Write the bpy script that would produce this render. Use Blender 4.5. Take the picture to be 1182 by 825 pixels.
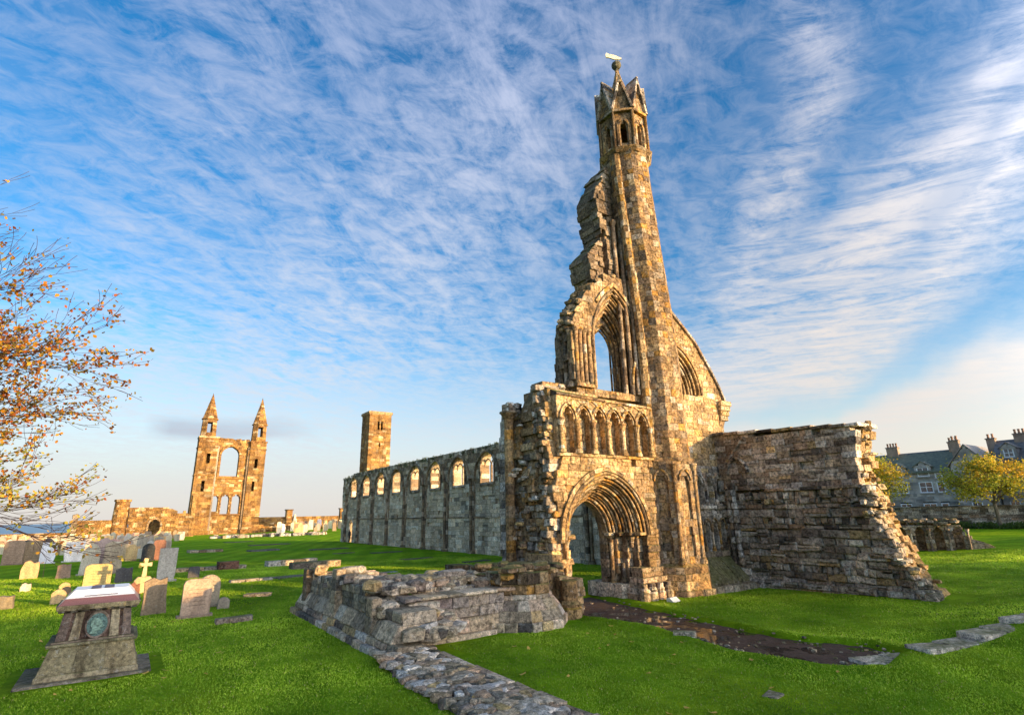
import bpy, bmesh, math, random
from math import sin, cos, pi, sqrt, radians, atan2
from mathutils import Vector, Matrix, noise
for o in list(bpy.data.objects): bpy.data.objects.remove(o)
scene = bpy.context.scene
COL = scene.collection
# ------------------------------------------------------------------ camera
CAM_AZ, CAM_P, CAM_R = 34.8, 16.2, 1.2
cam = bpy.data.objects.new('camera', bpy.data.cameras.new('camera')); COL.objects.link(cam)
az, pt, rl = radians(CAM_AZ), radians(CAM_P), radians(CAM_R)
F = Vector((sin(az)*cos(pt), cos(az)*cos(pt), sin(pt)))
R_ = Vector((cos(az), -sin(az), 0)); U_ = R_.cross(F)
R2 = R_*cos(rl) - U_*sin(rl); U2 = U_*cos(rl) + R_*sin(rl)
cam.matrix_world = Matrix(((R2.x, U2.x, -F.x, 0), (R2.y, U2.y, -F.y, 0), (R2.z, U2.z, -F.z, 3.3), (0, 0, 0, 1)))
cam.data.sensor_fit = 'HORIZONTAL'; cam.data.sensor_width = 36; cam.data.lens = 620/1182*36
cam.data.clip_start = 0.1; cam.data.clip_end = 60000
scene.camera = cam
# ------------------------------------------------------------------ light
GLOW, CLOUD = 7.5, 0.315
SUN_AZ, SUN_EL = 28.5, 7.6     # degrees from due west towards south; west = -Y, south = +X
sd = Vector((sin(radians(SUN_AZ)), -cos(radians(SUN_AZ)), math.tan(radians(SUN_EL)))).normalized()
sun = bpy.data.objects.new('sun', bpy.data.lights.new('sun', 'SUN')); COL.objects.link(sun)
sun.data.energy = 2.9; sun.data.angle = radians(0.5); sun.data.color = (1.0, 0.65, 0.26)
sun.rotation_euler = sd.to_track_quat('Z', 'Y').to_euler()
scene.view_settings.view_transform = 'Standard'; scene.view_settings.look = 'None'
scene.view_settings.exposure = 1.62; scene.view_settings.gamma = 1.0; scene.view_settings.use_curve_mapping = False

def ramp(nt, fac, stops, interp='LINEAR'):
    r = nt.nodes.new('ShaderNodeValToRGB'); r.color_ramp.interpolation = interp
    el = r.color_ramp.elements
    while len(el) > 1: el.remove(el[-1])
    el[0].position = stops[0][0]; el[0].color = stops[0][1]
    for p, c in stops[1:]:
        e = el.new(p); e.color = c
    if fac is not None: nt.links.new(fac, r.inputs[0])
    return r.outputs[0]
def g4(v): return (v, v, v, 1)
def c4(r, g, b): return (r, g, b, 1)
class NT:
    def __init__(s, nt): s.nt = nt
    def n(s, t, **k):
        nd = s.nt.nodes.new(t)
        for a, b in k.items():
            if a.startswith('i_'): nd.inputs[a[2:].replace('_', ' ')].default_value = b
            else: setattr(nd, a, b)
        return nd
    def l(s, a, b): s.nt.links.new(a, b)
    def math(s, op, a, b=None, clamp=False):
        m = s.n('ShaderNodeMath', operation=op); m.use_clamp = clamp
        for i, v in enumerate((a, b)):
            if v is None: continue
            if isinstance(v, (int, float)): m.inputs[i].default_value = v
            else: s.l(v, m.inputs[i])
        return m.outputs[0]
    def mix(s, fac, a, b, bt='MIX'):
        m = s.n('ShaderNodeMix', data_type='RGBA', blend_type=bt)
        for i, v in ((0, fac), (6, a), (7, b)):
            if isinstance(v, (int, float)): m.inputs[i].default_value = v
            elif isinstance(v, tuple): m.inputs[i].default_value = v
            else: s.l(v, m.inputs[i])
        return m.outputs[2]
    def noise(s, vec, scale, detail=4, rough=.5, dist=0):
        nd = s.n('ShaderNodeTexNoise'); nd.inputs['Scale'].default_value = scale
        nd.inputs['Detail'].default_value = detail; nd.inputs['Roughness'].default_value = rough
        nd.inputs['Distortion'].default_value = dist
        if vec is not None: s.l(vec, nd.inputs['Vector'])
        return nd.outputs['Fac']
# ------------------------------------------------------------------ sky
world = bpy.data.worlds.new('World'); scene.world = world; world.use_nodes = True
wt = world.node_tree
for n in list(wt.nodes): wt.nodes.remove(n)
W = NT(wt)
sky = W.n('ShaderNodeTexSky', sky_type='NISHITA'); sky.sun_disc = False
sky.sun_elevation = radians(SUN_EL)
sky.sun_rotation = atan2(sd.x, sd.y)
sky.altitude = 0; sky.air_density = 1.0; sky.dust_density = 0.6; sky.ozone_density = 2.2
tc = W.n('ShaderNodeTexCoord'); sep = W.n('ShaderNodeSeparateXYZ'); W.l(tc.outputs['Generated'], sep.inputs[0])
X, Y, Z = sep.outputs
zc = W.math('MAXIMUM', Z, 0.0)
zd = W.math('ADD', zc, 0.10)
cx_ = W.math('DIVIDE', X, zd); cy_ = W.math('DIVIDE', Y, zd)
com = W.n('ShaderNodeCombineXYZ'); W.l(cx_, com.inputs[0]); W.l(cy_, com.inputs[1])
def cloudmap(rot, sx, sy, ox=0, oy=0):
    m0 = W.n('ShaderNodeMapping'); m0.inputs['Rotation'].default_value = (0, 0, radians(rot)); W.l(com.outputs[0], m0.inputs[0])
    m = W.n('ShaderNodeMapping'); m.inputs['Scale'].default_value = (sx, sy, 1); m.inputs['Location'].default_value = (ox, oy, 0)
    W.l(m0.outputs[0], m.inputs[0]); return m.outputs[0]
veil = ramp(wt, W.noise(cloudmap(20, .8, 1.1, 3.1, 1.7), 1.0, 4, .55, .3), [(0.36, g4(0)), (0.66, g4(1))])
streak = ramp(wt, W.noise(cloudmap(-38, 2.0, 4.6, 1, 2), 1.7, 14, .70, .55), [(0.42, g4(0)), (0.64, g4(1))])
mottle = ramp(wt, W.noise(cloudmap(15, 6.5, 9.5, 5, 2), 1.8, 12, .68, .6), [(0.40, g4(0)), (0.62, g4(1))])
fibre = ramp(wt, W.noise(cloudmap(58, 1.7, 5.5, 2.4, 0.6), 1.5, 14, .72, .7), [(0.40, g4(0)), (0.64, g4(1))])
def great(az1, el1, az2, el2, width, az0, az9, soft=.35, hard=1.0):
    """a belt of cloud along the great circle through two sky directions (degrees)"""
    def dv(a, e): return Vector((sin(radians(a))*cos(radians(e)), cos(radians(a))*cos(radians(e)), sin(radians(e))))
    A, B = dv(az1, el1), dv(az2, el2); nn = A.cross(B).normalized(); mid = (A+B).normalized()
    d = W.n('ShaderNodeVectorMath', operation='DOT_PRODUCT'); W.l(wob, d.inputs[0]); d.inputs[1].default_value = nn
    q = W.math('DIVIDE', d.outputs['Value'], width); q = W.math('MULTIPLY', q, q); q = W.math('EXPONENT', W.math('MULTIPLY', q, -1))
    m = W.n('ShaderNodeVectorMath', operation='DOT_PRODUCT'); W.l(tc.outputs['Generated'], m.inputs[0]); m.inputs[1].default_value = mid
    r = ramp(wt, m.outputs['Value'], [(az0, g4(0)), (az9, g4(1))])
    return W.math('MULTIPLY', W.math('MULTIPLY', q, r), hard)
nz = W.n('ShaderNodeTexNoise'); nz.inputs['Scale'].default_value = 3.2; nz.inputs['Detail'].default_value = 6; W.l(tc.outputs['Generated'], nz.inputs['Vector'])
v1 = W.n('ShaderNodeVectorMath', operation='SUBTRACT'); W.l(nz.outputs['Color'], v1.inputs[0]); v1.inputs[1].default_value = (.5, .5, .5)
v2 = W.n('ShaderNodeVectorMath', operation='SCALE'); W.l(v1.outputs[0], v2.inputs[0]); v2.inputs['Scale'].default_value = .34
v3 = W.n('ShaderNodeVectorMath', operation='ADD'); W.l(tc.outputs['Generated'], v3.inputs[0]); W.l(v2.outputs[0], v3.inputs[1]); wob = v3.outputs[0]
azm = W.math('ARCTAN2', X, Y)
rightness = ramp(wt, W.math('DIVIDE', azm, pi), [(0.20, g4(0)), (0.36, g4(1))])
lowband = ramp(wt, zc, [(0.0, g4(1)), (0.06, g4(.96)), (0.16, g4(.62)), (0.30, g4(.0))])
def scr(a, b): return W.math('SUBTRACT', 1.0, W.math('MULTIPLY', W.math('SUBTRACT', 1.0, a, True), W.math('SUBTRACT', 1.0, b, True)))
def mul(*a):
    r = a[0]
    for b in a[1:]: r = W.math('MULTIPLY', r, b)
    return r
def add(a, b): return W.math('ADD', a, b)
bA = great(57.3, 7.1, 79.8, 27.1, 0.1, 0.82, 0.97, hard=1.0)
bB = great(59.2, 21.4, 70.6, 42.1, 0.055, 0.88, 0.985, hard=1.0)
bC = great(58.3, 8.9, 79.2, 10.0, 0.05, 0.8, 0.97, hard=1.0)
bD = great(67.7, 12.1, 80.3, 14.9, 0.035, 0.9, 0.97, hard=1.0)
bE = great(9.2, 10.4, 41.4, 47.6, 0.2, 0.8, 0.97, hard=1.0)
bF = great(-6.4, 9.0, 7.4, 44.8, 0.1, 0.8, 0.95, hard=1.0)
bG = great(75.3, 23.7, 84.4, 31.0, 0.03, 0.94, 0.99, hard=1.0)
bH = great(50.1, 10.2, 84.9, 32.6, 0.05, 0.8, 0.97, hard=1.0)
tex = add(mul(streak, .72), mul(mottle, .28))
m_veil = mul(veil, tex, .42)
m_base = mul(mottle, W.math('SUBTRACT', .24, W.math('MULTIPLY', rightness, .12)))
m_left = mul(bE, add(mul(tex, .75), .06))
m_left2 = mul(bF, tex, .45)
plumes = scr(mul(bA, add(mul(fibre, .95), add(mul(mottle, .2), .26))), scr(mul(bB, add(mul(fibre, .7), mul(mottle, .3)), .9), mul(bH, fibre, .6)))
m_low = mul(lowband, .93)
m_c = mul(bC, add(mul(fibre, .35), .60))
mask = scr(scr(scr(m_veil, m_base), scr(m_left, m_left2)), scr(plumes, scr(m_low, m_c)))
mask = W.math('MULTIPLY', W.math('MULTIPLY', mask, 1.0), W.math('SUBTRACT', 1.0, W.math('MULTIPLY', scr(mul(bD, .62), mul(bG, .45)), .85), True), True)
hs = W.n('ShaderNodeHueSaturation'); hs.inputs['Saturation'].default_value = 1.35; hs.inputs['Hue'].default_value = 0.505; W.l(sky.outputs[0], hs.inputs['Color'])
bg1 = W.n('ShaderNodeBackground'); bg1.inputs['Strength'].default_value = 0.108; W.l(hs.outputs[0], bg1.inputs['Color'])
ccol = ramp(wt, zc, [(0.0, c4(.80, .76, .74)), (0.12, c4(.78, .80, .85)), (0.35, c4(.76, .81, .92)), (0.8, c4(.56, .64, .90))])
warm = W.mix(W.math('MULTIPLY', rightness, W.math('SUBTRACT', 1, zc, True)), ccol, c4(.92, .82, .74))
# clouds round the low sun, behind and right of the photographer, are far brighter
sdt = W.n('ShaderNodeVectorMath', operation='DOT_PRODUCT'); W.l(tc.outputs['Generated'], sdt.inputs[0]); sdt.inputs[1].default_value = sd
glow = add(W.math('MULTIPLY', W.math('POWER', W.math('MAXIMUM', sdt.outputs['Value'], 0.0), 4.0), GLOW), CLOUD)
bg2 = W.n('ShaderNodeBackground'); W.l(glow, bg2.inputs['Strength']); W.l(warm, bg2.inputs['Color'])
bank_n = W.noise(cloudmap(0, .22, .22, 0, 0), 2.0, 6, .6, .4)
bank = W.math('MULTIPLY', ramp(wt, W.math('ADD', zc, W.math('MULTIPLY', W.math('SUBTRACT', bank_n, .5), .10)), [(0.118, g4(0)), (0.135, g4(1)), (0.150, g4(.8)), (0.165, g4(0))]), ramp(wt, W.math('DIVIDE', azm, pi), [(-.0, g4(0)), (0.012, g4(1)), (0.05, g4(.8)), (0.085, g4(0))]))
bg3 = W.n('ShaderNodeBackground'); bg3.inputs['Strength'].default_value = 0.30; bg3.inputs['Color'].default_value = (.46, .48, .60, 1)
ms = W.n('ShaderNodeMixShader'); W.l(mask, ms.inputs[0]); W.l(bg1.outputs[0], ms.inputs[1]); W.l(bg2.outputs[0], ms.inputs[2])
ms2 = W.n('ShaderNodeMixShader'); W.l(W.math('MULTIPLY', bank, .6), ms2.inputs[0]); W.l(ms.outputs[0], ms2.inputs[1]); W.l(bg3.outputs[0], ms2.inputs[2])
wo = W.n('ShaderNodeOutputWorld'); W.l(ms2.outputs[0], wo.inputs[0])

# ------------------------------------------------------------------ materials
def newmat(name):
    m = bpy.data.materials.new(name); m.use_nodes = True
    nt = m.node_tree
    for n in list(nt.nodes): nt.nodes.remove(n)
    T = NT(nt); o = T.n('ShaderNodeOutputMaterial'); b = T.n('ShaderNodeBsdfPrincipled'); T.l(b.outputs[0], o.inputs[0])
    g = T.n('ShaderNodeNewGeometry')
    return m, T, b, g
def stone_mat(name, moss=0.5, lichen=0.25, stain=0.6, rough=.92, sc=1.0, bump=.05, mosscol=(.13, .15, .03), con=1.0):
    lo = lambda v: tuple(1+(q-1)*con for q in v)
    m, T, b, g = newmat(name)
    P = g.outputs['Position']
    at = T.n('ShaderNodeAttribute', attribute_name='tint')
    c = at.outputs['Color']
    n1 = T.noise(P, 1.1*sc, 5, .6); n2 = T.noise(P, 9*sc, 6, .65); n3 = T.noise(P, 42*sc, 4, .6)
    c = T.mix(1.0, c, ramp(T.nt, n2, [(0.33, c4(*lo((.20, .19, .18)))), (0.44, c4(*lo((.62, .60, .57)))), (0.52, c4(*lo((1.0, .97, .92)))), (0.68, c4(*lo((1.55, 1.47, 1.35))))]), 'MULTIPLY')
    c = T.mix(1.0, c, ramp(T.nt, n3, [(0.34, c4(*lo((.45,)*3))), (0.5, c4(*lo((.95,)*3))), (0.66, c4(*lo((1.4,)*3)))]), 'MULTIPLY')
    # dark runs of weathering, tall and narrow
    mp = T.n('ShaderNodeMapping'); mp.inputs['Scale'].default_value = (1.3*sc, 1.3*sc, .35*sc); T.l(P, mp.inputs[0])
    st = ramp(T.nt, T.noise(mp.outputs[0], 1.0, 6, .62, .5), [(0.44, g4(0)), (0.60, g4(1))])
    c = T.mix(T.math('MULTIPLY', st, stain), c, T.mix(1.0, c, c4(.30, .27, .26), 'MULTIPLY'))
    li = ramp(T.nt, T.noise(P, 5.5*sc, 7, .7, .3), [(0.58, g4(0)), (0.66, g4(1))])
    c = T.mix(T.math('MULTIPLY', li, lichen), c, c4(.52, .52, .50))
    li2 = ramp(T.nt, T.noise(P, 3.1*sc, 5, .7, .8), [(0.60, g4(0)), (0.68, g4(1))])
    c = T.mix(T.math('MULTIPLY', li2, lichen*1.2), c, c4(.46, .27, .07))
    sp = T.n('ShaderNodeSeparateXYZ'); T.l(g.outputs['Normal'], sp.inputs[0])
    up = ramp(T.nt, sp.outputs[2], [(0.35, g4(0)), (0.8, g4(1))])
    mo = T.math('MULTIPLY', up, ramp(T.nt, n1, [(0.35, g4(.25)), (0.6, g4(1))]))
    c = T.mix(T.math('MULTIPLY', mo, moss), c, T.mix(n3, (*mosscol, 1), c4(mosscol[0]*.6, mosscol[1]*.7, mosscol[2]*.7)))
    T.l(c, b.inputs['Base Color']); b.inputs['Roughness'].default_value = rough
    b.inputs['Specular IOR Level'].default_value = .15
    bp = T.n('ShaderNodeBump'); bp.inputs['Distance'].default_value = bump; bp.inputs['Strength'].default_value = 1.0
    h = T.math('ADD', T.math('MULTIPLY', n2, 1.0), T.math('MULTIPLY', n3, .45)); T.l(h, bp.inputs['Height']); T.l(bp.outputs[0], b.inputs['Normal'])
    return m
M = {}
M['stone'] = stone_mat('weathered sandstone', .75, .30, .55)
M['ashlar'] = stone_mat('nave wall stone', .6, .42, .28, bump=.06, con=.72)
M['rubble'] = stone_mat('trodden rubble', .22, .30, .25, bump=.05, con=.9)
M['shadestone'] = stone_mat('shaded rubble stone', .7, .30, .60, mosscol=(.12, .13, .03))  # sandstone copy for shaded walls; shade put in as heavier stain, duller moss
M['farstone'] = stone_mat('distant sandstone', .35, .22, .55, sc=.6, bump=.12)
M['grave'] = stone_mat('headstone', .3, .16, .35, sc=1.5, bump=.012, con=.4)
M['tomb'] = stone_mat('tomb stone', .4, .35, .9, sc=1.6, bump=.02, con=.65)
def attr_mat(name, rough=.7, spec=.3, nsc=14, amt=.35, bump=.01, metal=0):
    m, T, b, g = newmat(name)
    at = T.n('ShaderNodeAttribute', attribute_name='tint')
    n = T.noise(g.outputs['Position'], nsc, 5, .6)
    c = T.mix(1.0, at.outputs['Color'], ramp(T.nt, n, [(0.3, g4(1-amt)), (0.7, g4(1+amt))]), 'MULTIPLY')
    T.l(c, b.inputs['Base Color']); b.inputs['Roughness'].default_value = rough; b.inputs['Specular IOR Level'].default_value = spec
    b.inputs['Metallic'].default_value = metal
    if bump:
        bp = T.n('ShaderNodeBump'); bp.inputs['Distance'].default_value = bump; T.l(n, bp.inputs['Height']); T.l(bp.outputs[0], b.inputs['Normal'])
    return m
M['plain'] = attr_mat('painted', .6, .3)
M['slate'] = attr_mat('roof slate', .55, .4, 3, .4)
M['metal'] = attr_mat('iron', .5, .5, 20, .2, 0, .6)
M['polish'] = attr_mat('polished stone', .28, .5, 60, .3, 0)
M['bark'] = attr_mat('bark', .95, .1, 12, .5, .02)
M['house'] = attr_mat('house stone', .9, .2, 1.2, .3, .0)
def leaf_mat(name, trans=.35):
    m, T, b, g = newmat(name)
    at = T.n('ShaderNodeAttribute', attribute_name='tint')
    T.l(at.outputs['Color'], b.inputs['Base Color']); b.inputs['Roughness'].default_value = .6; b.inputs['Specular IOR Level'].default_value = .25
    tr = T.n('ShaderNodeBsdfTranslucent'); T.l(at.outputs['Color'], tr.inputs[0])
    mx = T.n('ShaderNodeMixShader'); mx.inputs[0].default_value = trans
    T.l(b.outputs[0], mx.inputs[1]); T.l(tr.outputs[0], mx.inputs[2])
    out = [n for n in T.nt.nodes if n.type == 'OUTPUT_MATERIAL'][0]; T.l(mx.outputs[0], out.inputs[0])
    return m
M['leaf'] = leaf_mat('leaves')
M['blade'] = leaf_mat('grass blades', .3)
def glass_mat():
    m, T, b, g = newmat('window glass'); b.inputs['Base Color'].default_value = (.05, .06, .08, 1); b.inputs['Roughness'].default_value = .05
    b.inputs['Specular IOR Level'].default_value = .8
    return m
M['glass'] = glass_mat()
def grass_mat():
    m, T, b, g = newmat('lawn'); P = g.outputs['Position']
    n1 = T.noise(P, .22, 4, .55); n2 = T.noise(P, 2.6, 6, .65); n3 = T.noise(P, 38, 5, .7); n4 = T.noise(P, 130, 3, .6)
    c = ramp(T.nt, n1, [(0.3, c4(.10, .25, .006)), (0.5, c4(.17, .33, .008)), (0.70, c4(.28, .41, .012))])
    c = T.mix(1.0, c, ramp(T.nt, n2, [(0.28, c4(.55, .62, .60)), (0.5, g4(1)), (0.75, c4(1.35, 1.22, 1.1))]), 'MULTIPLY')
    c = T.mix(1.0, c, ramp(T.nt, n3, [(0.3, g4(.75)), (0.7, g4(1.25))]), 'MULTIPLY')
    c = T.mix(1.0, c, ramp(T.nt, n4, [(0.3, g4(.8)), (0.7, g4(1.2))]), 'MULTIPLY')
    worn = ramp(T.nt, T.noise(P, .75, 6, .7, .6), [(0.62, g4(0)), (0.74, g4(1))])
    c = T.mix(T.math('MULTIPLY', worn, .30), c, c4(.15, .17, .04))
    # faint mowing bands
    mp = T.n('ShaderNodeMapping'); mp.inputs['Rotation'].default_value = (0, 0, radians(24)); T.l(P, mp.inputs[0])
    wv = T.n('ShaderNodeTexWave', wave_type='BANDS', bands_direction='X'); wv.inputs['Scale'].default_value = .16; wv.inputs['Distortion'].default_value = 1.2; wv.inputs['Detail'].default_value = 2
    T.l(mp.outputs[0], wv.inputs[0])
    c = T.mix(1.0, c, ramp(T.nt, wv.outputs['Fac'], [(0.2, g4(.90)), (0.8, g4(1.10))]), 'MULTIPLY')
    T.l(c, b.inputs['Base Color']); b.inputs['Roughness'].default_value = .95; b.inputs['Specular IOR Level'].default_value = .03
    bp = T.n('ShaderNodeBump'); bp.inputs['Distance'].default_value = .09; bp.inputs['Strength'].default_value = .9
    T.l(T.math('ADD', T.math('MULTIPLY', n3, 1), T.math('MULTIPLY', n4, .5)), bp.inputs['Height']); T.l(bp.outputs[0], b.inputs['Normal'])
    return m
M['grass'] = grass_mat()
def mud_mat():
    m, T, b, g = newmat('wet mud'); P = g.outputs['Position']
    n1 = T.noise(P, 1.6, 6, .6); n2 = T.noise(P, 16, 6, .7)
    c = ramp(T.nt, n1, [(0.3, c4(.040, .022, .013)), (0.6, c4(.085, .052, .032)), (.8, c4(.15, .105, .07))])
    c = T.mix(1.0, c, ramp(T.nt, n2, [(0.3, g4(.6)), (0.7, g4(1.4))]), 'MULTIPLY')
    T.l(c, b.inputs['Base Color']); b.inputs['Specular IOR Level'].default_value = .25; T.l(ramp(T.nt, n1, [(0.35, g4(.3)), (0.55, g4(.9))]), b.inputs['Roughness'])
    bp = T.n('ShaderNodeBump'); bp.inputs['Distance'].default_value = .03; T.l(n2, bp.inputs['Height']); T.l(bp.outputs[0], b.inputs['Normal'])
    return m
M['mud'] = mud_mat()
def water_mat(name, col, rough, bsc, bd):
    m, T, b, g = newmat(name); b.inputs['Base Color'].default_value = (*col, 1); b.inputs['Roughness'].default_value = rough
    b.inputs['Specular IOR Level'].default_value = .6
    bp = T.n('ShaderNodeBump'); bp.inputs['Distance'].default_value = bd; T.l(T.noise(g.outputs['Position'], bsc, 4, .5), bp.inputs['Height']); T.l(bp.outputs[0], b.inputs['Normal'])
    return m
M['puddle'] = water_mat('puddle water', (.045, .028, .02), .03, 4, .004)
M['sea'] = water_mat('sea water', (.07, .16, .24), .35, .05, 2.0)

# ------------------------------------------------------------------ object helpers
def tag(o, label=None, cat=None, group=None, kind=None):
    if label: o['label'] = label
    if cat: o['category'] = cat
    if group: o['group'] = group
    if kind: o['kind'] = kind
    return o
def thing(name, loc, label, cat, group=None, rz=0):
    o = bpy.data.objects.new(name, None); COL.objects.link(o); o.location = loc; o.rotation_euler = (0, 0, rz)
    o.empty_display_size = .3
    return tag(o, label, cat, group)
class MB:
    def __init__(s): s.v = []; s.f = []; s.c = []
    def add(s, vs, fs, col):
        b = len(s.v); s.v.extend([tuple(v) for v in vs])
        for f in fs:
            s.f.append(tuple(i+b for i in f)); s.c.append(col)
    def build(s, name, mat, parent=None, smooth=False, label=None):
        me = bpy.data.meshes.new(name)
        vs = s.v
        if parent is not None:
            im = Matrix.LocRotScale(parent.location, parent.rotation_euler, None).inverted() if parent.parent is None else PM[parent.name]
            vs = [tuple(im @ Vector(v)) for v in vs]
        me.from_pydata(vs, [], s.f)
        a = me.attributes.new('tint', 'FLOAT_COLOR', 'FACE')
        fl = []
        for c in s.c: fl.extend((c[0], c[1], c[2], 1.0))
        a.data.foreach_set('color', fl)
        me.materials.append(mat if not isinstance(mat, str) else M[mat])
        if smooth: me.polygons.foreach_set('use_smooth', [True]*len(me.polygons))
        me.update()
        o = bpy.data.objects.new(name, me); COL.objects.link(o)
        if parent is not None:
            o.parent = parent
            PM[o.name] = Matrix.LocRotScale(parent.location, parent.rotation_euler, None).inverted() if parent.parent is None else PM[parent.name]
        if label: o['label'] = label
        return o
PM = {}
rnd = random.Random(7)
class Fr:
    """wall frame: s runs along the wall, d goes into the wall, z is up"""
    def __init__(s, o, u, d): s.o = Vector(o); s.u = Vector(u).normalized(); s.d = Vector(d).normalized()
    def p(s, a, z, d=0): return s.o + s.u*a + s.d*d + Vector((0, 0, z))
PAL = {
 'warm': [((.36, .235, .12), 5), ((.42, .28, .14), 4), ((.27, .18, .10), 5), ((.50, .35, .19), 2.6), ((.19, .13, .08), 3.5), ((.40, .31, .21), 3), ((.54, .46, .35), 1.3), ((.46, .25, .07), 2.2), ((.12, .09, .065), 1)],
 'lit': [((.48, .32, .155), 5), ((.56, .40, .21), 4), ((.37, .235, .11), 4), ((.62, .48, .30), 3), ((.26, .17, .095), 2.5), ((.66, .58, .47), 1.6), ((.54, .31, .085), 2)],  # brighter stone for sunlit parts, sunlight put into the colour; also pale ashlar
 'dark': [((.42, .35, .28), 5), ((.30, .25, .20), 4), ((.54, .47, .39), 5), ((.19, .165, .14), 3), ((.46, .33, .23), 3), ((.74, .69, .62), 5), ((.56, .52, .48), 5), ((.60, .43, .20), .9), ((.10, .09, .085), 2)],
 'grey': [((.72, .58, .42), 5), ((.58, .46, .33), 5), ((.80, .68, .54), 4), ((.42, .34, .26), 3), ((.60, .44, .28), 3), ((.84, .78, .68), 2), ((.18, .16, .14), 1)],
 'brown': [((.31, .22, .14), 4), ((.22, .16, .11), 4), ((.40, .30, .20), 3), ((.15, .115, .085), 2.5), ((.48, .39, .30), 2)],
 'gold': [((.36, .195, .06), 5), ((.46, .28, .10), 3), ((.24, .125, .045), 5), ((.28, .17, .08), 3), ((.62, .46, .26), 1.6)],
 'town': [((.34, .31, .28), 5), ((.42, .39, .35), 4), ((.25, .235, .22), 4), ((.50, .46, .42), 2)],
 'low': [((.50, .40, .28), 5), ((.38, .30, .21), 5), ((.62, .51, .39), 4), ((.24, .19, .16), 3), ((.50, .36, .26), 3), ((.64, .57, .50), 2), ((.58, .42, .22), 1.4), ((.15, .13, .12), 1.5)],
}
MEAN = {k: tuple(sum(c[i]*w for c, w in v)/sum(w for _, w in v) for i in range(3)) for k, v in PAL.items()}
def pick(pal, r=None):
    r = r or rnd
    P = PAL[pal] if isinstance(pal, str) else pal
    t = r.random()*sum(w for _, w in P)
    for c, w in P:
        t -= w
        if t <= 0: break
    k = r.uniform(.8, 1.22); h = r.uniform(-.05, .05)
    return (c[0]*k*(1+h), c[1]*k, c[2]*k*(1-h))
def hexa(mb, p, col, ch=0):
    """p: function(a,b,c) in unit cube giving corners; list of 8 corners: front(4: bl br tr tl), back(4)"""
    f, b = p[:4], p[4:]
    if ch <= 0:
        mb.add(p, [(0, 1, 2, 3), (7, 6, 5, 4), (0, 4, 5, 1), (1, 5, 6, 2), (2, 6, 7, 3), (3, 7, 4, 0)], col); return
    cf = (f[0]+f[1]+f[2]+f[3])/4; cb = (b[0]+b[1]+b[2]+b[3])/4
    dv = (cb-cf); L = dv.length; dn = dv/L if L else Vector((0, 0, 0))
    def inset(q, c):
        out = []
        for i in range(4):
            e1 = (q[(i+1) % 4]-q[i]); e2 = (q[i-1]-q[i])
            l1 = e1.length; l2 = e2.length
            a = e1*(min(ch, l1*.3)/l1 if l1 > 1e-5 else 0) + e2*(min(ch, l2*.3)/l2 if l2 > 1e-5 else 0)
            out.append(q[i]+a)
        return out
    fi = inset(f, cf); bi = inset(b, cb)
    cc = min(ch, L*.3)*.8
    fr = [q+dn*cc for q in f]; br = [q-dn*cc for q in b]
    vs = fi+fr+br+bi
    fs = [(0, 1, 2, 3), (15, 14, 13, 12)]
    for i in range(4):
        j = (i+1) % 4
        fs += [(i, 4+i, 4+j, j), (4+i, 8+i, 8+j, 4+j), (8+i, 12+i, 12+j, 8+j)]
    mb.add(vs, fs, col)
def blk(mb, fr, s0, s1, z0, z1, d0, d1, col, ch=.02, j=0, s0t=None, s1t=None):
    s0t = s0 if s0t is None else s0t; s1t = s1 if s1t is None else s1t
    q = [fr.p(s0, z0, d0), fr.p(s1, z0, d0), fr.p(s1t, z1, d0), fr.p(s0t, z1, d0), fr.p(s0, z0, d1), fr.p(s1, z0, d1), fr.p(s1t, z1, d1), fr.p(s0t, z1, d1)]
    if j: q = [v+Vector((rnd.uniform(-j, j), rnd.uniform(-j, j), rnd.uniform(-j, j))) for v in q]
    hexa(mb, q, col, ch)
def crossings(poly, z):
    xs = []
    n = len(poly)
    for i in range(n):
        (a, b), (c, d) = poly[i], poly[(i+1) % n]
        if (b <= z < d) or (d <= z < b): xs.append(a+(c-a)*(z-b)/(d-b))
    xs.sort(); return [(xs[i], xs[i+1]) for i in range(0, len(xs)-1, 2)]
def solid(outline, holes, z):
    iv = crossings(outline, z)
    for h in holes:
        for (a, b) in crossings(h, z):
            out = []
            for (c, d) in iv:
                if b <= c or a >= d: out.append((c, d)); continue
                if a > c: out.append((c, a))
                if b < d: out.append((b, d))
            iv = out
    return [x for x in iv if x[1]-x[0] > .03]
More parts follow.
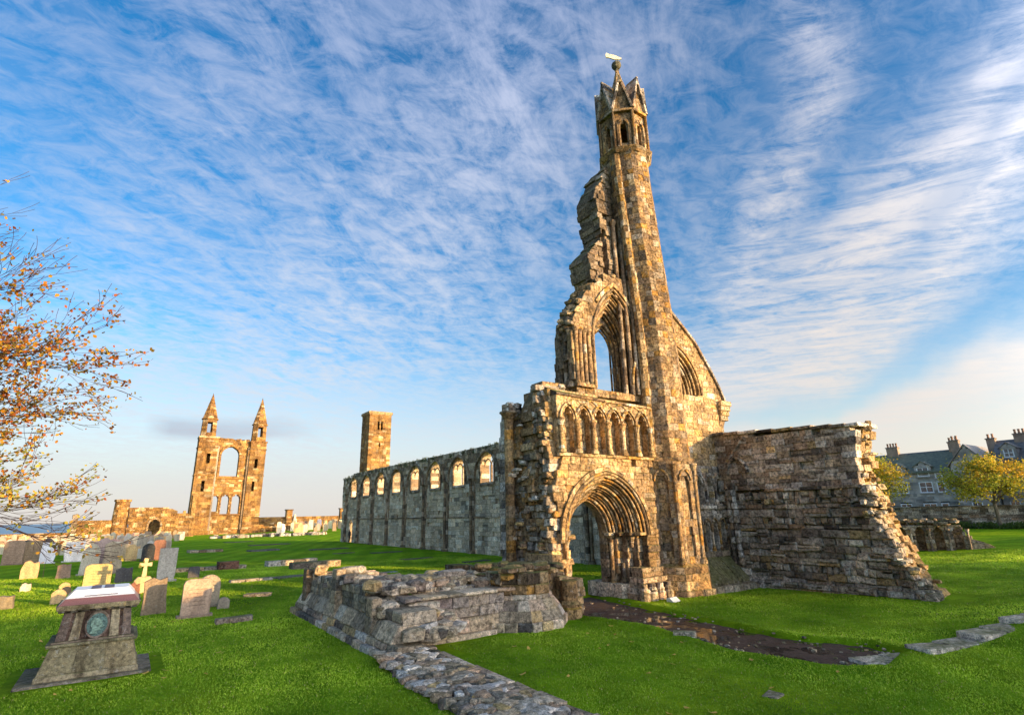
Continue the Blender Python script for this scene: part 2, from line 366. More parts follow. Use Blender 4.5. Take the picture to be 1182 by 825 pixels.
def masonry(mb, fr, outline, holes=(), d=(0, 1), course=(.26, .36), length=(.35, .75), pal='warm', ch=.022, dj=.03, rag=0.0, jit=.006, miss=0.0, tintf=None, zjit=0):
    zs = [p[1] for p in outline]; z = min(zs); top = max(zs)
    d0, d1 = d
    while z < top-.02:
        h = rnd.uniform(*course)
        z1 = min(z+h, top)
        if top-z1 < course[0]*.45: z1 = top
        e = .003
        A = solid(outline, holes, z+e); B = solid(outline, holes, z1-e); C = solid(outline, holes, (z+z1)/2)
        if len(A) == len(B) == len(C) and all(abs(a[0]-b[0]) < 1.2 and abs(a[1]-b[1]) < 1.2 for a, b in zip(A, B)):
            iv = [(a[0], a[1], b[0], b[1]) for a, b in zip(A, B)]
        else: iv = [(c[0], c[1], c[0], c[1]) for c in C]
        for (a0, a1, b0, b1) in iv:
            if rag:
                ra = rnd.uniform(-rag, rag) if any(abs(a0-x[0]) < .01 for x in crossings(outline, z+e)) else 0
                rb = rnd.uniform(-rag, rag) if any(abs(a1-x[1]) < .01 for x in crossings(outline, z+e)) else 0
                a0 += ra; b0 += ra; a1 += rb; b1 += rb
            w = max(a1-a0, b1-b0)
            if w < .03: continue
            n = max(1, round(w/rnd.uniform(*length)))
            cuts = [0]+sorted((k+rnd.uniform(-.28, .28))/n for k in range(1, n))+[1]
            for k in range(n):
                if miss and rnd.random() < miss: dd = d0+rnd.uniform(.06, .2)
                else: dd = d0+rnd.uniform(-dj, dj)
                t0, t1 = cuts[k], cuts[k+1]
                m0, m1 = (a0+b0)/2, (a1+b1)/2
                e0 = m0+(m1-m0)*t0; e1 = m0+(m1-m0)*t1
                s0, s0t = (a0, b0) if k == 0 else (e0, e0)
                s1, s1t = (a1, b1) if k == n-1 else (e1, e1)
                if k == 0: s1 = s1t = max(s1, a0+.02, b0+.02) if n > 1 else s1
                pl = pal if tintf is None else tintf((s0+s1)/2, (z+z1)/2)
                mc = MEAN[pl] if isinstance(pl, str) else None
                def cc():
                    c = pick(pl)
                    if mc is None: return c
                    q = fr.p(e0, z); nv = noise.noise(q*.55)*.50+noise.noise(q*1.7+Vector((9, 3, 1)))*.30
                    k1 = 1+nv
                    w_ = .8 if pl in ('dark', 'gold', 'low') else .62
                    return tuple((a*w_+b*(1-w_))*k1 for a, b in zip(c, mc))
                db = d1+rnd.uniform(-dj, dj)
                if z1-z > .2 and s1-s0 > .24 and n > 1 and 0 < k < n-1 and rnd.random() < .22:
                    zm = z+(z1-z)*rnd.uniform(.35, .65)
                    blk(mb, fr, s0, s1, z, zm, dd, db, cc(), ch, jit); blk(mb, fr, s0, s1, zm, z1, dd+rnd.uniform(-dj, dj)*.6, db, cc(), ch, jit)
                else: blk(mb, fr, s0, s1, z, z1, dd, db, cc(), ch, jit, s0t, s1t)
        z = z1
def arch_pts(cx, hw, zs, rise, off=0, n=14):
    """pointed arch from left spring to right spring, offset inwards by off"""
    R = (hw*hw+rise*rise)/(2*hw); r = R-off
    w = hw-off
    cl = cx-hw+R      # centre of the left arc
    a_end = math.acos(max(-1, min(1, (cl-cx)/r)))
    L = []
    for i in range(n+1):
        t = i/n; ang = pi + (  (pi-a_end) - pi)*t
        L.append((cl+r*cos(ang), zs+r*sin(ang)))
    Rr = [(2*cx-x, z) for x, z in reversed(L[:-1])]
    return L+Rr
def arch_poly(cx, hw, zs, rise, zb, off=0, n=12):
    P = arch_pts(cx, hw, zs, rise, off, n)
    return [(P[0][0], zb)]+P+[(P[-1][0], zb)]
def ring(mb, fr, cx, hw, zs, rise, o0, o1, d0, d1, pal='warm', n=10, ch=.012, legs=None, i0=0, i1=None):
    A = arch_pts(cx, hw, zs, rise, o0, n); B = arch_pts(cx, hw, zs, rise, o1, n)
    if legs is not None:
        k = max(1, round((zs-legs)/.35))
        la = [(A[0][0], legs+(zs-legs)*i/k) for i in range(k)]; lb = [(B[0][0], legs+(zs-legs)*i/k) for i in range(k)]
        A = la+A+[(2*cx-x, z) for x, z in reversed(la)]; B = lb+B+[(2*cx-x, z) for x, z in reversed(lb)]
    i1 = len(A)-1 if i1 is None else i1
    for i in range(i0, i1):
        (x0, z0), (x1, z1), (x2, z2), (x3, z3) = A[i], A[i+1], B[i+1], B[i]
        j = rnd.uniform(-.01, .01)
        q = [fr.p(x0, z0, d0+j), fr.p(x3, z3, d0+j), fr.p(x2, z2, d0+j), fr.p(x1, z1, d0+j), fr.p(x0, z0, d1), fr.p(x3, z3, d1), fr.p(x2, z2, d1), fr.p(x1, z1, d1)]
        hexa(mb, q, pick(pal), ch)
def roll(mb, fr, pts, d, r, pal='warm', sides=8, col=None, seg=1):
    """round moulding along pts (s,z) at depth d, stones joint by joint"""
    P = [fr.p(a, z, d) for a, z in pts]
    tube(mb, P, [r]*len(P), sides, (lambda i: pick(pal)) if col is None else (lambda i: col), cap=True)
def tube(mb, P, rad, sides=6, colf=None, cap=True):
    n = len(P); rings = []
    up = Vector((0.13, 0.21, 1)).normalized()
    for i in range(n):
        t = (P[min(i+1, n-1)]-P[max(i-1, 0)])
        if t.length < 1e-9: t = Vector((0, 0, 1))
        t.normalize()
        a = t.cross(up)
        if a.length < .05: a = t.cross(Vector((1, 0, 0)))
        a.normalize(); b = t.cross(a)
        rings.append([P[i]+(a*cos(2*pi*k/sides)+b*sin(2*pi*k/sides))*rad[i] for k in range(sides)])
    base = len(mb.v)
    for r_ in rings: mb.v.extend([tuple(v) for v in r_])
    for i in range(n-1):
        c = colf(i)
        for k in range(sides):
            kk = (k+1) % sides
            mb.f.append((base+i*sides+k, base+i*sides+kk, base+(i+1)*sides+kk, base+(i+1)*sides+k)); mb.c.append(c)
    if cap:
        mb.f.append(tuple(base+k for k in reversed(range(sides)))); mb.c.append(colf(0))
        mb.f.append(tuple(base+(n-1)*sides+k for k in range(sides))); mb.c.append(colf(n-2 if n > 1 else 0))
def lathe(mb, c, prof, sides=12, colf=None, rot=0, sx=1, sy=1):
    c = Vector(c); base = len(mb.v); n = len(prof)
    for r, z in prof:
        for k in range(sides):
            a = rot+2*pi*k/sides; mb.v.append((c.x+r*cos(a)*sx, c.y+r*sin(a)*sy, c.z+z))
    for i in range(n-1):
        cc = colf(i)
        for k in range(sides):
            kk = (k+1) % sides
            mb.f.append((base+i*sides+k, base+i*sides+kk, base+(i+1)*sides+kk, base+(i+1)*sides+k)); mb.c.append(cc)
    mb.f.append(tuple(base+(n-1)*sides+k for k in range(sides))); mb.c.append(colf(n-2))
    mb.f.append(tuple(base+k for k in reversed(range(sides)))); mb.c.append(colf(0))
def shaft(mb, fr, s, d, z0, z1, r, pal='warm', cap=True, base=True, sides=10, rot=0):
    prof = []
    if base: prof += [(r*1.9, 0), (r*1.9, .10), (r*1.45, .16), (r*1.5, .2), (r*1.05, .26)]
    else: prof += [(r, 0)]
    L = z1-z0; z = prof[-1][1]; top = L-(.3 if cap else 0)
    k = max(1, int((top-z)/.4))
    for i in range(1, k+1):
        zz = z+(top-z)*i/k
        prof += [(r*1.0, zz-.02), (r*.93, zz)] if i < k else [(r, zz)]
    if cap: prof += [(r*1.25, L-.28), (r*1.1, L-.24), (r*1.7, L-.08), (r*1.9, L-.06), (r*1.9, L)]
    st = [pick(pal) for _ in range(len(prof))]
    lathe(mb, fr.p(s, z0, d), prof, sides, lambda i: st[i//2*2], rot)
def rock(mb, c, sx, sy, sz, col, rz=None, sub=2, amp=.22, flat=.0):
    rz = rnd.uniform(0, pi) if rz is None else rz
    sd_ = rnd.uniform(0, 999); bmx = ROCK; ca, sa = cos(rz), sin(rz)
    vs = []
    for v in bmx[0]:
        k = 1+amp*noise.noise(Vector((v[0]*1.3+sd_, v[1]*1.3, v[2]*1.3)))*1.6
        x, y, z = v[0]*sx*k, v[1]*sy*k, v[2]*sz*k
        vs.append((c[0]+x*ca-y*sa, c[1]+x*sa+y*ca, c[2]+z))
    mb.add(vs, bmx[1], col)
def _rock():
    bm = bmesh.new(); bmesh.ops.create_cube(bm, size=2)
    bmesh.ops.bevel(bm, geom=bm.edges[:], offset=.38, segments=1, affect='EDGES')
    bmesh.ops.triangulate(bm, faces=[f for f in bm.faces if len(f.verts) > 4])
    bm.verts.ensure_lookup_table()
    r = ([tuple(v.co*.86) for v in bm.verts], [tuple(v.index for v in f.verts) for f in bm.faces]); bm.free(); return r
ROCK = _rock()
def boxw(mb, x0, x1, y0, y1, z0, z1, col, ch=.01):
    q = [Vector(v) for v in ((x0, y0, z0), (x1, y0, z0), (x1, y0, z1), (x0, y0, z1), (x0, y1, z0), (x1, y1, z0), (x1, y1, z1), (x0, y1, z1))]
    hexa(mb, q, col, ch)
# ================================================================== THE GROUND
MUD = [(16.4, 18.2), (15.9, 15.7), (15.75, 14.1), (15.4, 12.3), (15.2, 10.6), (15.0, 9.2), (15.3, 8.2), (15.7, 7.3), (15.35, 6.5), (13.9, 6.2), (13.1, 6.9), (12.9, 8.0), (12.8, 9.0), (13.2, 10.6), (13.45, 12.1), (13.3, 13.3), (13.1, 14.3), (12.9, 15.2), (14.3, 18.2)]
def sdist(x, y, poly):
    best = 1e9; ins = False; n = len(poly)
    for i in range(n):
        ax, ay = poly[i]; bx, by = poly[(i+1) % n]
        dx, dy = bx-ax, by-ay; t = max(0, min(1, ((x-ax)*dx+(y-ay)*dy)/(dx*dx+dy*dy)))
        d = (x-ax-t*dx)**2+(y-ay-t*dy)**2
        if d < best: best = d
        if (ay > y) != (by > y) and x < (bx-ax)*(y-ay)/(by-ay)+ax: ins = not ins
    return -sqrt(best) if ins else sqrt(best)
def sm(a, b, x):
    t = max(0, min(1, (x-a)/(b-a))); return t*t*(3-2*t)
def gh(x, y):
    z = 0.0
    r = math.hypot(x, y)
    if r < 150:
        z += .05*noise.noise(Vector((x*.18, y*.18, 0))) + .03*noise.noise(Vector((x*.6, y*.6, 3)))
        if 11 < x < 18 and 4.5 < y < 19.5:
            s = sdist(x, y, MUD)
            z -= .22*(1-sm(-.20, .16, s))
            z += .05*sm(0, .2, s)*(1-sm(.3, .9, s))
    # bank rising by the steps and towards the town wall
    z += .40*sm(14.8, 20.5, x)*(1-sm(4.8, 8.5, y))+.25*sm(19, 27, x)*(1-sm(9, 16, y))
    if x > 12 and y < 7: z += .085*math.exp(-((y-(4.85+.22*(17.5-x)*.6))/.5)**2)*sm(12.5, 14.5, x)
    z += .5*sm(55, 80, x)*(1-sm(60, 90, y))
    z += .85*math.exp(-((x-56)/11)**2-((y-10)/9)**2)
    z += 0.5*sm(24, 40, x)*sm(120, 150, y)
    # bank the photographer stands on
    z += 1.65*(1-sm(1.5, 6.0, math.hypot(x*.9, y+1.0)))
    # cliffs above the sea
    k = max(sm(186, 215, y)*(1-sm(140, 220, x)), sm(70, 100, -x))
    z -= 27*k
    return z
def axis(vals):
    out = []
    for a, b, s in vals:
        n = max(1, round((b-a)/s)); out += [a+(b-a)*i/n for i in range(n)]
    out.append(vals[-1][1]); return out
xs = axis([(-6000, -400, 1400), (-400, -60, 20), (-60, -12, 3), (-12, 11, .5), (11, 18, .14), (18, 30, .5), (30, 90, 3), (90, 400, 20), (400, 6000, 1400)])
ys = axis([(-6000, -300, 1400), (-300, -30, 20), (-30, 2, 2), (2, 4.6, .4), (4.6, 19.4, .16), (19.4, 45, .6), (45, 120, 2), (120, 240, 5), (240, 600, 40), (600, 6000, 1400)])
gm = bpy.data.meshes.new('ground')
gv = [(x, y, gh(x, y)) for y in ys for x in xs]; nx = len(xs)
gf = [(j*nx+i, j*nx+i+1, (j+1)*nx+i+1, (j+1)*nx+i) for j in range(len(ys)-1) for i in range(nx-1)]
gm.from_pydata(gv, [], gf); gm.materials.append(M['grass']); gm.polygons.foreach_set('use_smooth', [True]*len(gf))
ground = bpy.data.objects.new('ground', gm); COL.objects.link(ground); tag(ground, 'mown green lawn spreading between the ruins and the graves', 'lawn', kind='structure')
# muddy path
mb = MB(); px_ = [11.8+.12*i for i in range(48)]; py_ = [5.6+.12*i for i in range(112)]
idx = {}
for j, y in enumerate(py_):
    for i, x in enumerate(px_):
        if sdist(x, y, MUD) < .3:
            idx[i, j] = len(mb.v); mb.v.append((x, y, -.085+.030*noise.noise(Vector((x*1.7, y*1.7, 5)))+.012*noise.noise(Vector((x*7, y*7, 5)))))
for (i, j) in list(idx):
    q = [(i, j), (i+1, j), (i+1, j+1), (i, j+1)]
    if all(k in idx for k in q): mb.f.append(tuple(idx[k] for k in q)); mb.c.append((.1, .08, .06))
tag(mb.build('muddy_path', M['mud'], smooth=True), 'wet brown muddy track leading into the great doorway', 'path', kind='structure')
mb = MB(); pd = [(p[0]+(14.3-p[0])*.06, p[1]) for p in MUD[1:-1]]
c0 = (14.3, 11.0)
mb.add([(x, y, -.088) for x, y in pd], [tuple(range(len(pd)))[::-1]], (.05, .03, .02))
tag(mb.build('puddle', M['puddle']), 'still brown puddle lying along the muddy track', 'puddle', kind='structure')
mb = MB(); mb.add([(-40000, -40000, -25), (40000, -40000, -25), (40000, 40000, -25), (-40000, 40000, -25)], [(0, 1, 2, 3)], (.1, .2, .3))
tag(mb.build('sea', M['sea']), 'pale blue sea on the left horizon', 'sea', kind='structure')

# ================================================================== WEST FRONT
FR = Fr((0, 15.8, 0), (1, 0, 0), (0, 1, 0))
wf = thing('ruined_church_front', (16, 16.5, 0), 'tall ruined sandstone church front with pointed doorway, blind arcade and one slender octagonal turret', 'ruin')
CX = 15.35
lay = [(0, .32, 2.12), (.32, .64, 1.86), (.64, .96, 1.60), (.96, 1.28, 1.33), (1.28, 1.72, 1.08)]
ZS = 2.36
RR = [1.11, 1.15, 1.2, 1.26, 1.34]
def leftedge(k):
    o = -.07*k
    return [(12.55+o, 0), (12.75+o, 1.0), (12.78+o, 2.2), (12.62+o, 3.4), (12.45+o, 4.2), (12.72+o*1.3, 4.9), (12.95+o*1.6, 5.4)]
for k, (a, b, hw) in enumerate(lay):
    mb = MB()
    L = [(x+.28, z) for x, z in leftedge(k)]; rise = hw*RR[k]
    out = L+[(18.9, 5.4), (18.9, 0)]
    out = [(x, z) for x, z in out]
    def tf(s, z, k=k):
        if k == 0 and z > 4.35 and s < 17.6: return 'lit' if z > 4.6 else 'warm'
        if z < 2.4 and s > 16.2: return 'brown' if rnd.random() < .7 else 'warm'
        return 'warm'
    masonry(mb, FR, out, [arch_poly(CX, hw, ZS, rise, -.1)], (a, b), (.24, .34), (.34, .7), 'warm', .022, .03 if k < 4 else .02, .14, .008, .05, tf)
    if k == 4: masonry(mb, FR, L+[(13.5, 5.4), (13.5, 0)], [], (1.73, 2.4), (.24, .34), (.34, .7), 'warm', .022, .03, .1, .008, .05, tf)
    mb.build('facade_wall' if k == 0 else 'arch_order_wall', 'stone', wf)
    # round mouldings on each order
    if k < 4:
        mo = MB()
        for off, dd, r in ((-.06, a-.03, .055), (.05, a+.05, .05), (.16, a+.16, .06), (.24, a+.27, .045)):
            P = arch_pts(CX, hw, ZS, rise, off, 11)
            roll(mo, FR, P, dd, r, 'warm', 7)
        if k == 0:
            ring(mo, FR, CX, hw, ZS, rise, -.30, -.14, -.09, .02, 'lit', 12)
        mo.build('arch_moulding', 'stone', wf)
        for sgn in (-1, 1):
            sh = MB()
            if sgn == 1 and k == 0: shaft(sh, FR, CX+sgn*(hw-.12), a+.2, .5, 1.1, .09, 'brown', False, True)
            elif sgn == 1 and k == 1: shaft(sh, FR, CX+sgn*(hw-.12), a+.2, 1.9, ZS, .085, 'brown', True, False)
            elif sgn == 1 and k == 2: shaft(sh, FR, CX+sgn*(hw-.12), a+.2, .5, 1.3, .085, 'brown', False, True)
            else: shaft(sh, FR, CX+sgn*(hw-.12), a+.2, .42, ZS, .085, 'warm')
            so = sh.build('doorway_shaft', 'stone', wf)
            sh = MB(); blk(sh, FR, CX+sgn*(hw-.24)-.17, CX+sgn*(hw-.24)+.17, ZS, ZS+.12, a-.02, a+.3, pick('warm')); sh.build('impost', 'stone', so)
# broken bonding stones on the left of the facade wall
mb = MB()
for dd0, zt_ in ((0, 8.2),):
    masonry(mb, Fr((12.62, 15.95, 0), (0, 1, 0), (1, 0, 0)), [(0, .9), (.05, 5.3), (.35, 7.8), (.6, 8.2), (1.0, 8.0), (1.25, 7.3), (2.2, 6.9), (2.2, .9)], [], (0, .9), (.16, .30), (.18, .42), 'warm', .03, .13, .10, .03, .15, lambda a, b: 'dark' if rnd.random() < .5 else 'warm')
for i in range(60):
    z = rnd.uniform(.8, 6.8); d = rnd.uniform(.1, 2.2)
    s = 12.72-.10*(d/.5)+rnd.uniform(-.08, .2)+(.15 if z > 5 else 0)
    rock(mb, FR.p(s, z, d), rnd.uniform(.08, .19), rnd.uniform(.10, .2), rnd.uniform(.05, .12), pick('dark' if d > .8 else 'warm'), rz=rnd.uniform(-.2, .2))
mb.build('broken_core', 'stone', wf)
# inner respond at the back of the broken wall
mb = MB()
masonry(mb, FR, [(12.25, 0), (12.25, 7.2), (12.4, 7.6), (12.9, 7.7), (13.2, 5.3), (13.2, 0)], [], (2.25, 2.85), (.28, .36), (.3, .55), 'dark', .022, .03, .06, .01)
shaft(mb, FR, 12.28, 2.2, 1.2, 7.3, .20, 'warm')
for i in range(16): rock(mb, FR.p(12.6+rnd.uniform(-.18, .3), 7.5+rnd.uniform(-.1, .2), 2.5+rnd.uniform(-.2, .2)), .2, .18, .11, pick('dark'))
mb.build('inner_respond', 'stone', wf)
# string course and blind arcade
mb = MB()
x = 13.0
while x < 18.6:
    w = rnd.uniform(.5, .9); blk(mb, FR, x, min(x+w, 18.65), 5.36, 5.48, -.10, .1, pick('lit'), .03); x += w
mb.build('string_course', 'stone', wf)
NA, AS, A0 = 6, .83, 13.56
holes = [arch_poly(A0+AS*i, .29, 6.80, .46, 5.5) for i in range(NA)]
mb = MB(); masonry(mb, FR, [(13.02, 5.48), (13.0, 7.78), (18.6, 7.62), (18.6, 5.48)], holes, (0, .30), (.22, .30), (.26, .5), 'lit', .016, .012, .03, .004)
mb.build('blind_arcade', 'stone', wf)
mb = MB()
for i in range(NA+1):
    s = A0-AS/2+AS*i
    shaft(mb, FR, s, -.07, 5.48, 6.80, .085, 'lit')
    if i < NA:
        for off, r in ((-.10, .05), (.0, .035)):
            roll(mb, FR, arch_pts(A0+AS*i, .31, 6.8, .52, off, 7), -.05 if off else -.01, r, 'lit', 6)
    if 0 < i < NA+0:   # interlacing arches crossing behind
        roll(mb, FR, arch_pts(s, .60, 6.82, .80, 0, 7)[4:-4], -.02, .04, 'lit', 6)
mb.build('arcade_shafts', 'stone', wf)
mb = MB()   # core behind the arcade, top stepping up to the back
masonry(mb, FR, [(12.75, 5.4), (12.8, 8.0), (18.6, 7.7), (18.6, 5.4)], [], (.30, .9), (.26, .34), (.35, .7), 'lit', .022, .015, .14)
masonry(mb, FR, [(12.6, 5.4), (12.62, 7.3), (12.95, 8.0), (13.2, 8.4), (13.6, 8.45), (15.2, 8.25), (18.6, 7.95), (18.6, 5.4)], [], (.9, 1.7), (.26, .34), (.35, .7), 'warm', .022, .03, .16)
masonry(mb, FR, [(12.45, 5.4), (12.45, 6.4), (12.6, 7.0), (13.0, 7.3), (13.3, 8.1), (15.5, 8.2), (18.6, 8.0), (18.6, 5.4)], [], (1.7, 2.5), (.26, .34), (.35, .7), 'warm', .022, .03, .16)
mb.build('upper_core', 'stone', wf)
mb = MB()   # weathered sloping cap over the arcade
for i in range(9):
    s0 = 13.0+i*.63; zt = 8.42-.055*i
    q = [FR.p(s0, 7.70-.015*i, -.08), FR.p(s0+.62, 7.69-.015*i, -.08), FR.p(s0+.62, 7.80-.015*i, -.06), FR.p(s0, 7.81-.015*i, -.06),
         FR.p(s0, 7.75, 1.3), FR.p(s0+.62, 7.72, 1.3), FR.p(s0+.62, zt-.03, 1.3), FR.p(s0, zt, 1.3)]
    hexa(mb, q, pick('warm'), .02)
for i in range(36):
    s = rnd.uniform(12.3, 14.2); rock(mb, FR.p(max(s, 13.25), 8.2+rnd.uniform(-.1, .12), rnd.uniform(.9, 1.6)), .22, .2, .11, pick('dark'))
mb.build('weathered_cap', 'stone', wf)
# plinth right of the doorway with round column bases
mb = MB()
masonry(mb, FR, [(16.6, 0), (16.6, .42), (19.9, .42), (19.9, 0)], [], (-.42, .5), (.2, .24), (.4, .8), 'low', .03, .04)
masonry(mb, FR, [(16.75, .42), (16.75, .8), (19.8, .8), (19.8, .42)], [], (-.26, .5), (.19, .22), (.4, .8), 'low', .03, .03)
masonry(mb, FR, [(16.9, .8), (16.9, 1.15), (19.7, 1.15), (19.7, .8)], [], (-.12, .5), (.17, .2), (.4, .8), 'brown', .03, .03)
for i, s in enumerate((16.6, 17.05, 17.5, 17.95)):
    lathe(mb, FR.p(s, 0, -.42), [(.2, 0), (.2, .28), (.15, .34), (.17, .4), (.12, .5), (.12, .62)], 10, lambda i: pick('low'))
masonry(mb, FR, [(16.35, 0), (16.35, .55), (17.3, .55), (17.3, 0)], [], (.5, 2.5), (.25, .3), (.4, .8), 'low', .03, .03)
mb.build('doorway_plinth', 'shadestone', wf)
mb = MB()
lathe(mb, (12.35, 14.75, 0), [(.40, -.1), (.40, .3), (.34, .36), (.36, .44), (.28, .55), (.28, 1.15)], 10, lambda i: pick('warm'))
masonry(mb, FR, [(12.2, 0), (12.2, 1.25), (13.25, 1.15), (13.35, 0)], [], (-.75, .1), (.25, .3), (.3, .5), 'warm', .03, .05, .08)
mb.build('pier_base', 'stone', wf)

# ---- turret: octagon built course by course
def octa(mb, cf, af, z0, z1, course, pal, nb=2, sides=8, rot=pi/8, inner=.45, ch=.02, skip=None, dj=.012, palf=None):
    z = z0; alt = 0
    while z < z1-.02:
        h = min(rnd.uniform(*course), z1-z)
        if z1-(z+h) < course[0]*.4: h = z1-z
        za, zb = z, z+h; alt ^= 1
        for k in range(sides):
            a0 = rot+2*pi*k/sides; a1 = rot+2*pi*(k+1)/sides
            cuts = [0, .38 if alt else .62, 1] if nb == 2 else ([0, 1] if nb == 1 else [0, .3 if alt else .4, .62 if alt else .7, 1])
            for t in range(len(cuts)-1):
                if skip and skip(k, (cuts[t]+cuts[t+1])/2, za, zb): continue
                Q = []
                e = rnd.uniform(-dj, dj)
                for zz in (za, zb):
                    c = cf(zz); R = af(zz)/cos(pi/sides)
                    for tt in (cuts[t], cuts[t+1]):
                        p0 = Vector((c[0]+(R+e)*cos(a0), c[1]+(R+e)*sin(a0), zz)); p1 = Vector((c[0]+(R+e)*cos(a1), c[1]+(R+e)*sin(a1), zz))
                        Q.append(p0.lerp(p1, tt))
                    for tt in (cuts[t], cuts[t+1]):
                        Ri = inner/cos(pi/sides)
                        p0 = Vector((c[0]+Ri*cos(a0), c[1]+Ri*sin(a0), zz)); p1 = Vector((c[0]+Ri*cos(a1), c[1]+Ri*sin(a1), zz))
                        Q.append(p0.lerp(p1, tt))
                # front: bl br tr tl (seen from outside angle increases to the right-hand... orientation)
                q = [Q[0], Q[1], Q[5], Q[4], Q[2], Q[3], Q[7], Q[6]]
                hexa(mb, q, pick(palf(k, (za+zb)/2) if palf else pal), ch)
        z += h
def tcen(z): return (19.40-.72*sm(9, 22, z), 16.22+.0*z)
def tap(z):
    if z < 1.2: return 1.50-.12*z
    if z < 5.4: return 1.16
    if z < 20.6: return 1.12-.05*(z-5.4)/15
    return 1.18
tw = MB(); octa(tw, tcen, tap, 0, 20.6, (.24, .34), 'warm', 3, rot=pi/8-radians(12), ch=.018, palf=lambda k, z: 'brown' if (k in (3, 4) and rnd.random() < .4) else 'warm')  # faces turned from the sun get browner stones, shade put into the colour
turret = tw.build('turret', 'stone', wf)
ts = MB(); octa(ts, tcen, lambda z: 1.24, 5.3, 5.46, (.15, .16), 'warm', 2); ts.build('string_course', 'stone', turret)
ts = MB(); octa(ts, tcen, lambda z: 1.16+.8*(z-20.5), 20.5, 20.72, (.1, .12), 'warm', 2); ts.build('string_course', 'stone', turret)
ts = MB(); octa(ts, tcen, lambda z: 1.26, 22.85, 23.0, (.15, .16), 'warm', 2); ts.build('string_course', 'stone', turret)
# blind niches of the turret foot
nb = MB()
for k in (3, 4, 5, 6):
    ang = pi/8-radians(12)+2*pi*(k+.5)/8
    c = tcen(3); nrm = Vector((cos(ang), sin(ang), 0)); u = Vector((-sin(ang), cos(ang), 0))
    if nrm.y > .3: continue
    f2 = Fr(Vector((c[0], c[1], 0))+nrm*1.27, u, -nrm)
    masonry(nb, f2, [(-.525, 1.2), (-.525, 5.3), (.525, 5.3), (.525, 1.2)], [arch_poly(0, .24, 4.4, .38, 3.0), arch_poly(0, .22, 2.3, .3, 1.5)], (0, .24), (.24, .32), (.2, .4), 'warm', .014, .008, tintf=lambda a, b: 'brown' if rnd.random() < .5 else 'warm')
    for s in (-.52,): shaft(nb, f2, s, -.0, 1.2, 5.2, .09, 'warm')
    roll(nb, f2, arch_pts(0, .30, 4.5, .48, 0, 6), -.03, .045, 'warm', 6)
nb.build('niche_arcade', 'stone', turret)
# belfry stage
bs = MB()
c = tcen(22)
for k in range(8):
    ang = pi/4*k
    nrm = Vector((cos(ang), sin(ang), 0)); u = Vector((-sin(ang), cos(ang), 0))
    f2 = Fr(Vector((c[0], c[1], 0))+nrm*1.18, u, -nrm)
    hw = 1.18*math.tan(pi/8)
    masonry(bs, f2, [(-hw, 20.72), (-hw, 22.85), (hw, 22.85), (hw, 20.72)], [arch_poly(0, .15, 22.0, .3, 20.95)], (.10, .42), (.26, .32), (.2, .4), 'warm', .012, .008)
    ring(bs, f2, 0, .34, 21.95, .52, 0, .12, 0, .14, 'warm', 6, .01, 20.78)
    roll(bs, f2, [(-.22, 20.8), (-.22, 21.95)]+arch_pts(0, .22, 21.95, .36, 0, 6)[1:-1]+[(.22, 21.95), (.22, 20.8)], .08, .035, 'warm', 6)
    for s in (-hw, hw): roll(bs, f2, [(s, 20.72+.53*i) for i in range(5)], 0, .07, 'warm', 6)
bs.build('belfry_stage', 'stone', turret)
gb = MB()
for k in range(8):
    ang = pi/4*k
    nrm = Vector((cos(ang), sin(ang), 0)); u = Vector((-sin(ang), cos(ang), 0))
    f2 = Fr(Vector((c[0], c[1], 0))+nrm*1.22, u, -nrm)
    hw = .50
    masonry(gb, f2, [(-hw, 23.0), (0, 25.0), (hw, 23.0)], [], (.05, .9), (.26, .3), (.25, .5), 'warm', .01, .01)
    for sg in (-1, 1):
        for i in range(4):
            t0, t1 = i/4, (i+1)/4
            a0 = (sg*(hw+.06)*(1-t0), 22.98+2.12*t0); a1 = (sg*(hw+.06)*(1-t1), 22.98+2.12*t1)
            q = [f2.p(a0[0], a0[1], -.10), f2.p(a0[0]-sg*.13, a0[1], -.10), f2.p(a1[0]-sg*.13*(1-t1*.5), a1[1]-.05*t1, -.10), f2.p(a1[0], a1[1], -.10)]
            q += [v-nrm*.75 for v in q]
            hexa(gb, q, pick('dark'), .012)
gb.build('gablets', 'stone', turret)
sp = MB()
octa(sp, lambda z: tcen(22), lambda z: max(.09, .92*(26.7-z)/3.7), 23.0, 26.5, (.3, .36), 'warm', 1, inner=.04, ch=.01)
lathe(sp, (c[0], c[1], 26.45), [(.10, 0), (.12, .08), (.07, .14), (.2, .24), (.27, .38), (.25, .52), (.12, .64), (.03, .68)], 10, lambda i: (.14, .13, .09))
spire = sp.build('spire', 'stone', turret)
wv = MB()
tube(wv, [Vector((c[0], c[1], 27.0)), Vector((c[0], c[1], 27.5))], [.02, .014], 6, lambda i: (.25, .22, .18))
vd = Vector((.82, -.57, 0)); fv = Fr((c[0], c[1], 27.36), -vd+Vector((0, 0, .28)), Vector((vd.y, -vd.x, 0)))
VK = .78
prof = [(-.42, .0), (-.20, -.08), (.1, -.14), (.50, -.08), (.70, -.12), (.74, .10), (.66, .32), (.46, .24), (.1, .26), (-.2, .18), (-.42, .12)]
prof = [(a*VK, b*VK) for a, b in prof]
n = len(prof)
wv.add([fv.p(a, b, -.03) for a, b in prof]+[fv.p(a, b, .03) for a, b in prof], [tuple(range(n)), tuple(range(2*n-1, n-1, -1))]+[(i, i+n, (i+1) % n+n, (i+1) % n) for i in range(n)], (.66, .60, .46))
wv.build('weather_vane', 'plain', spire)

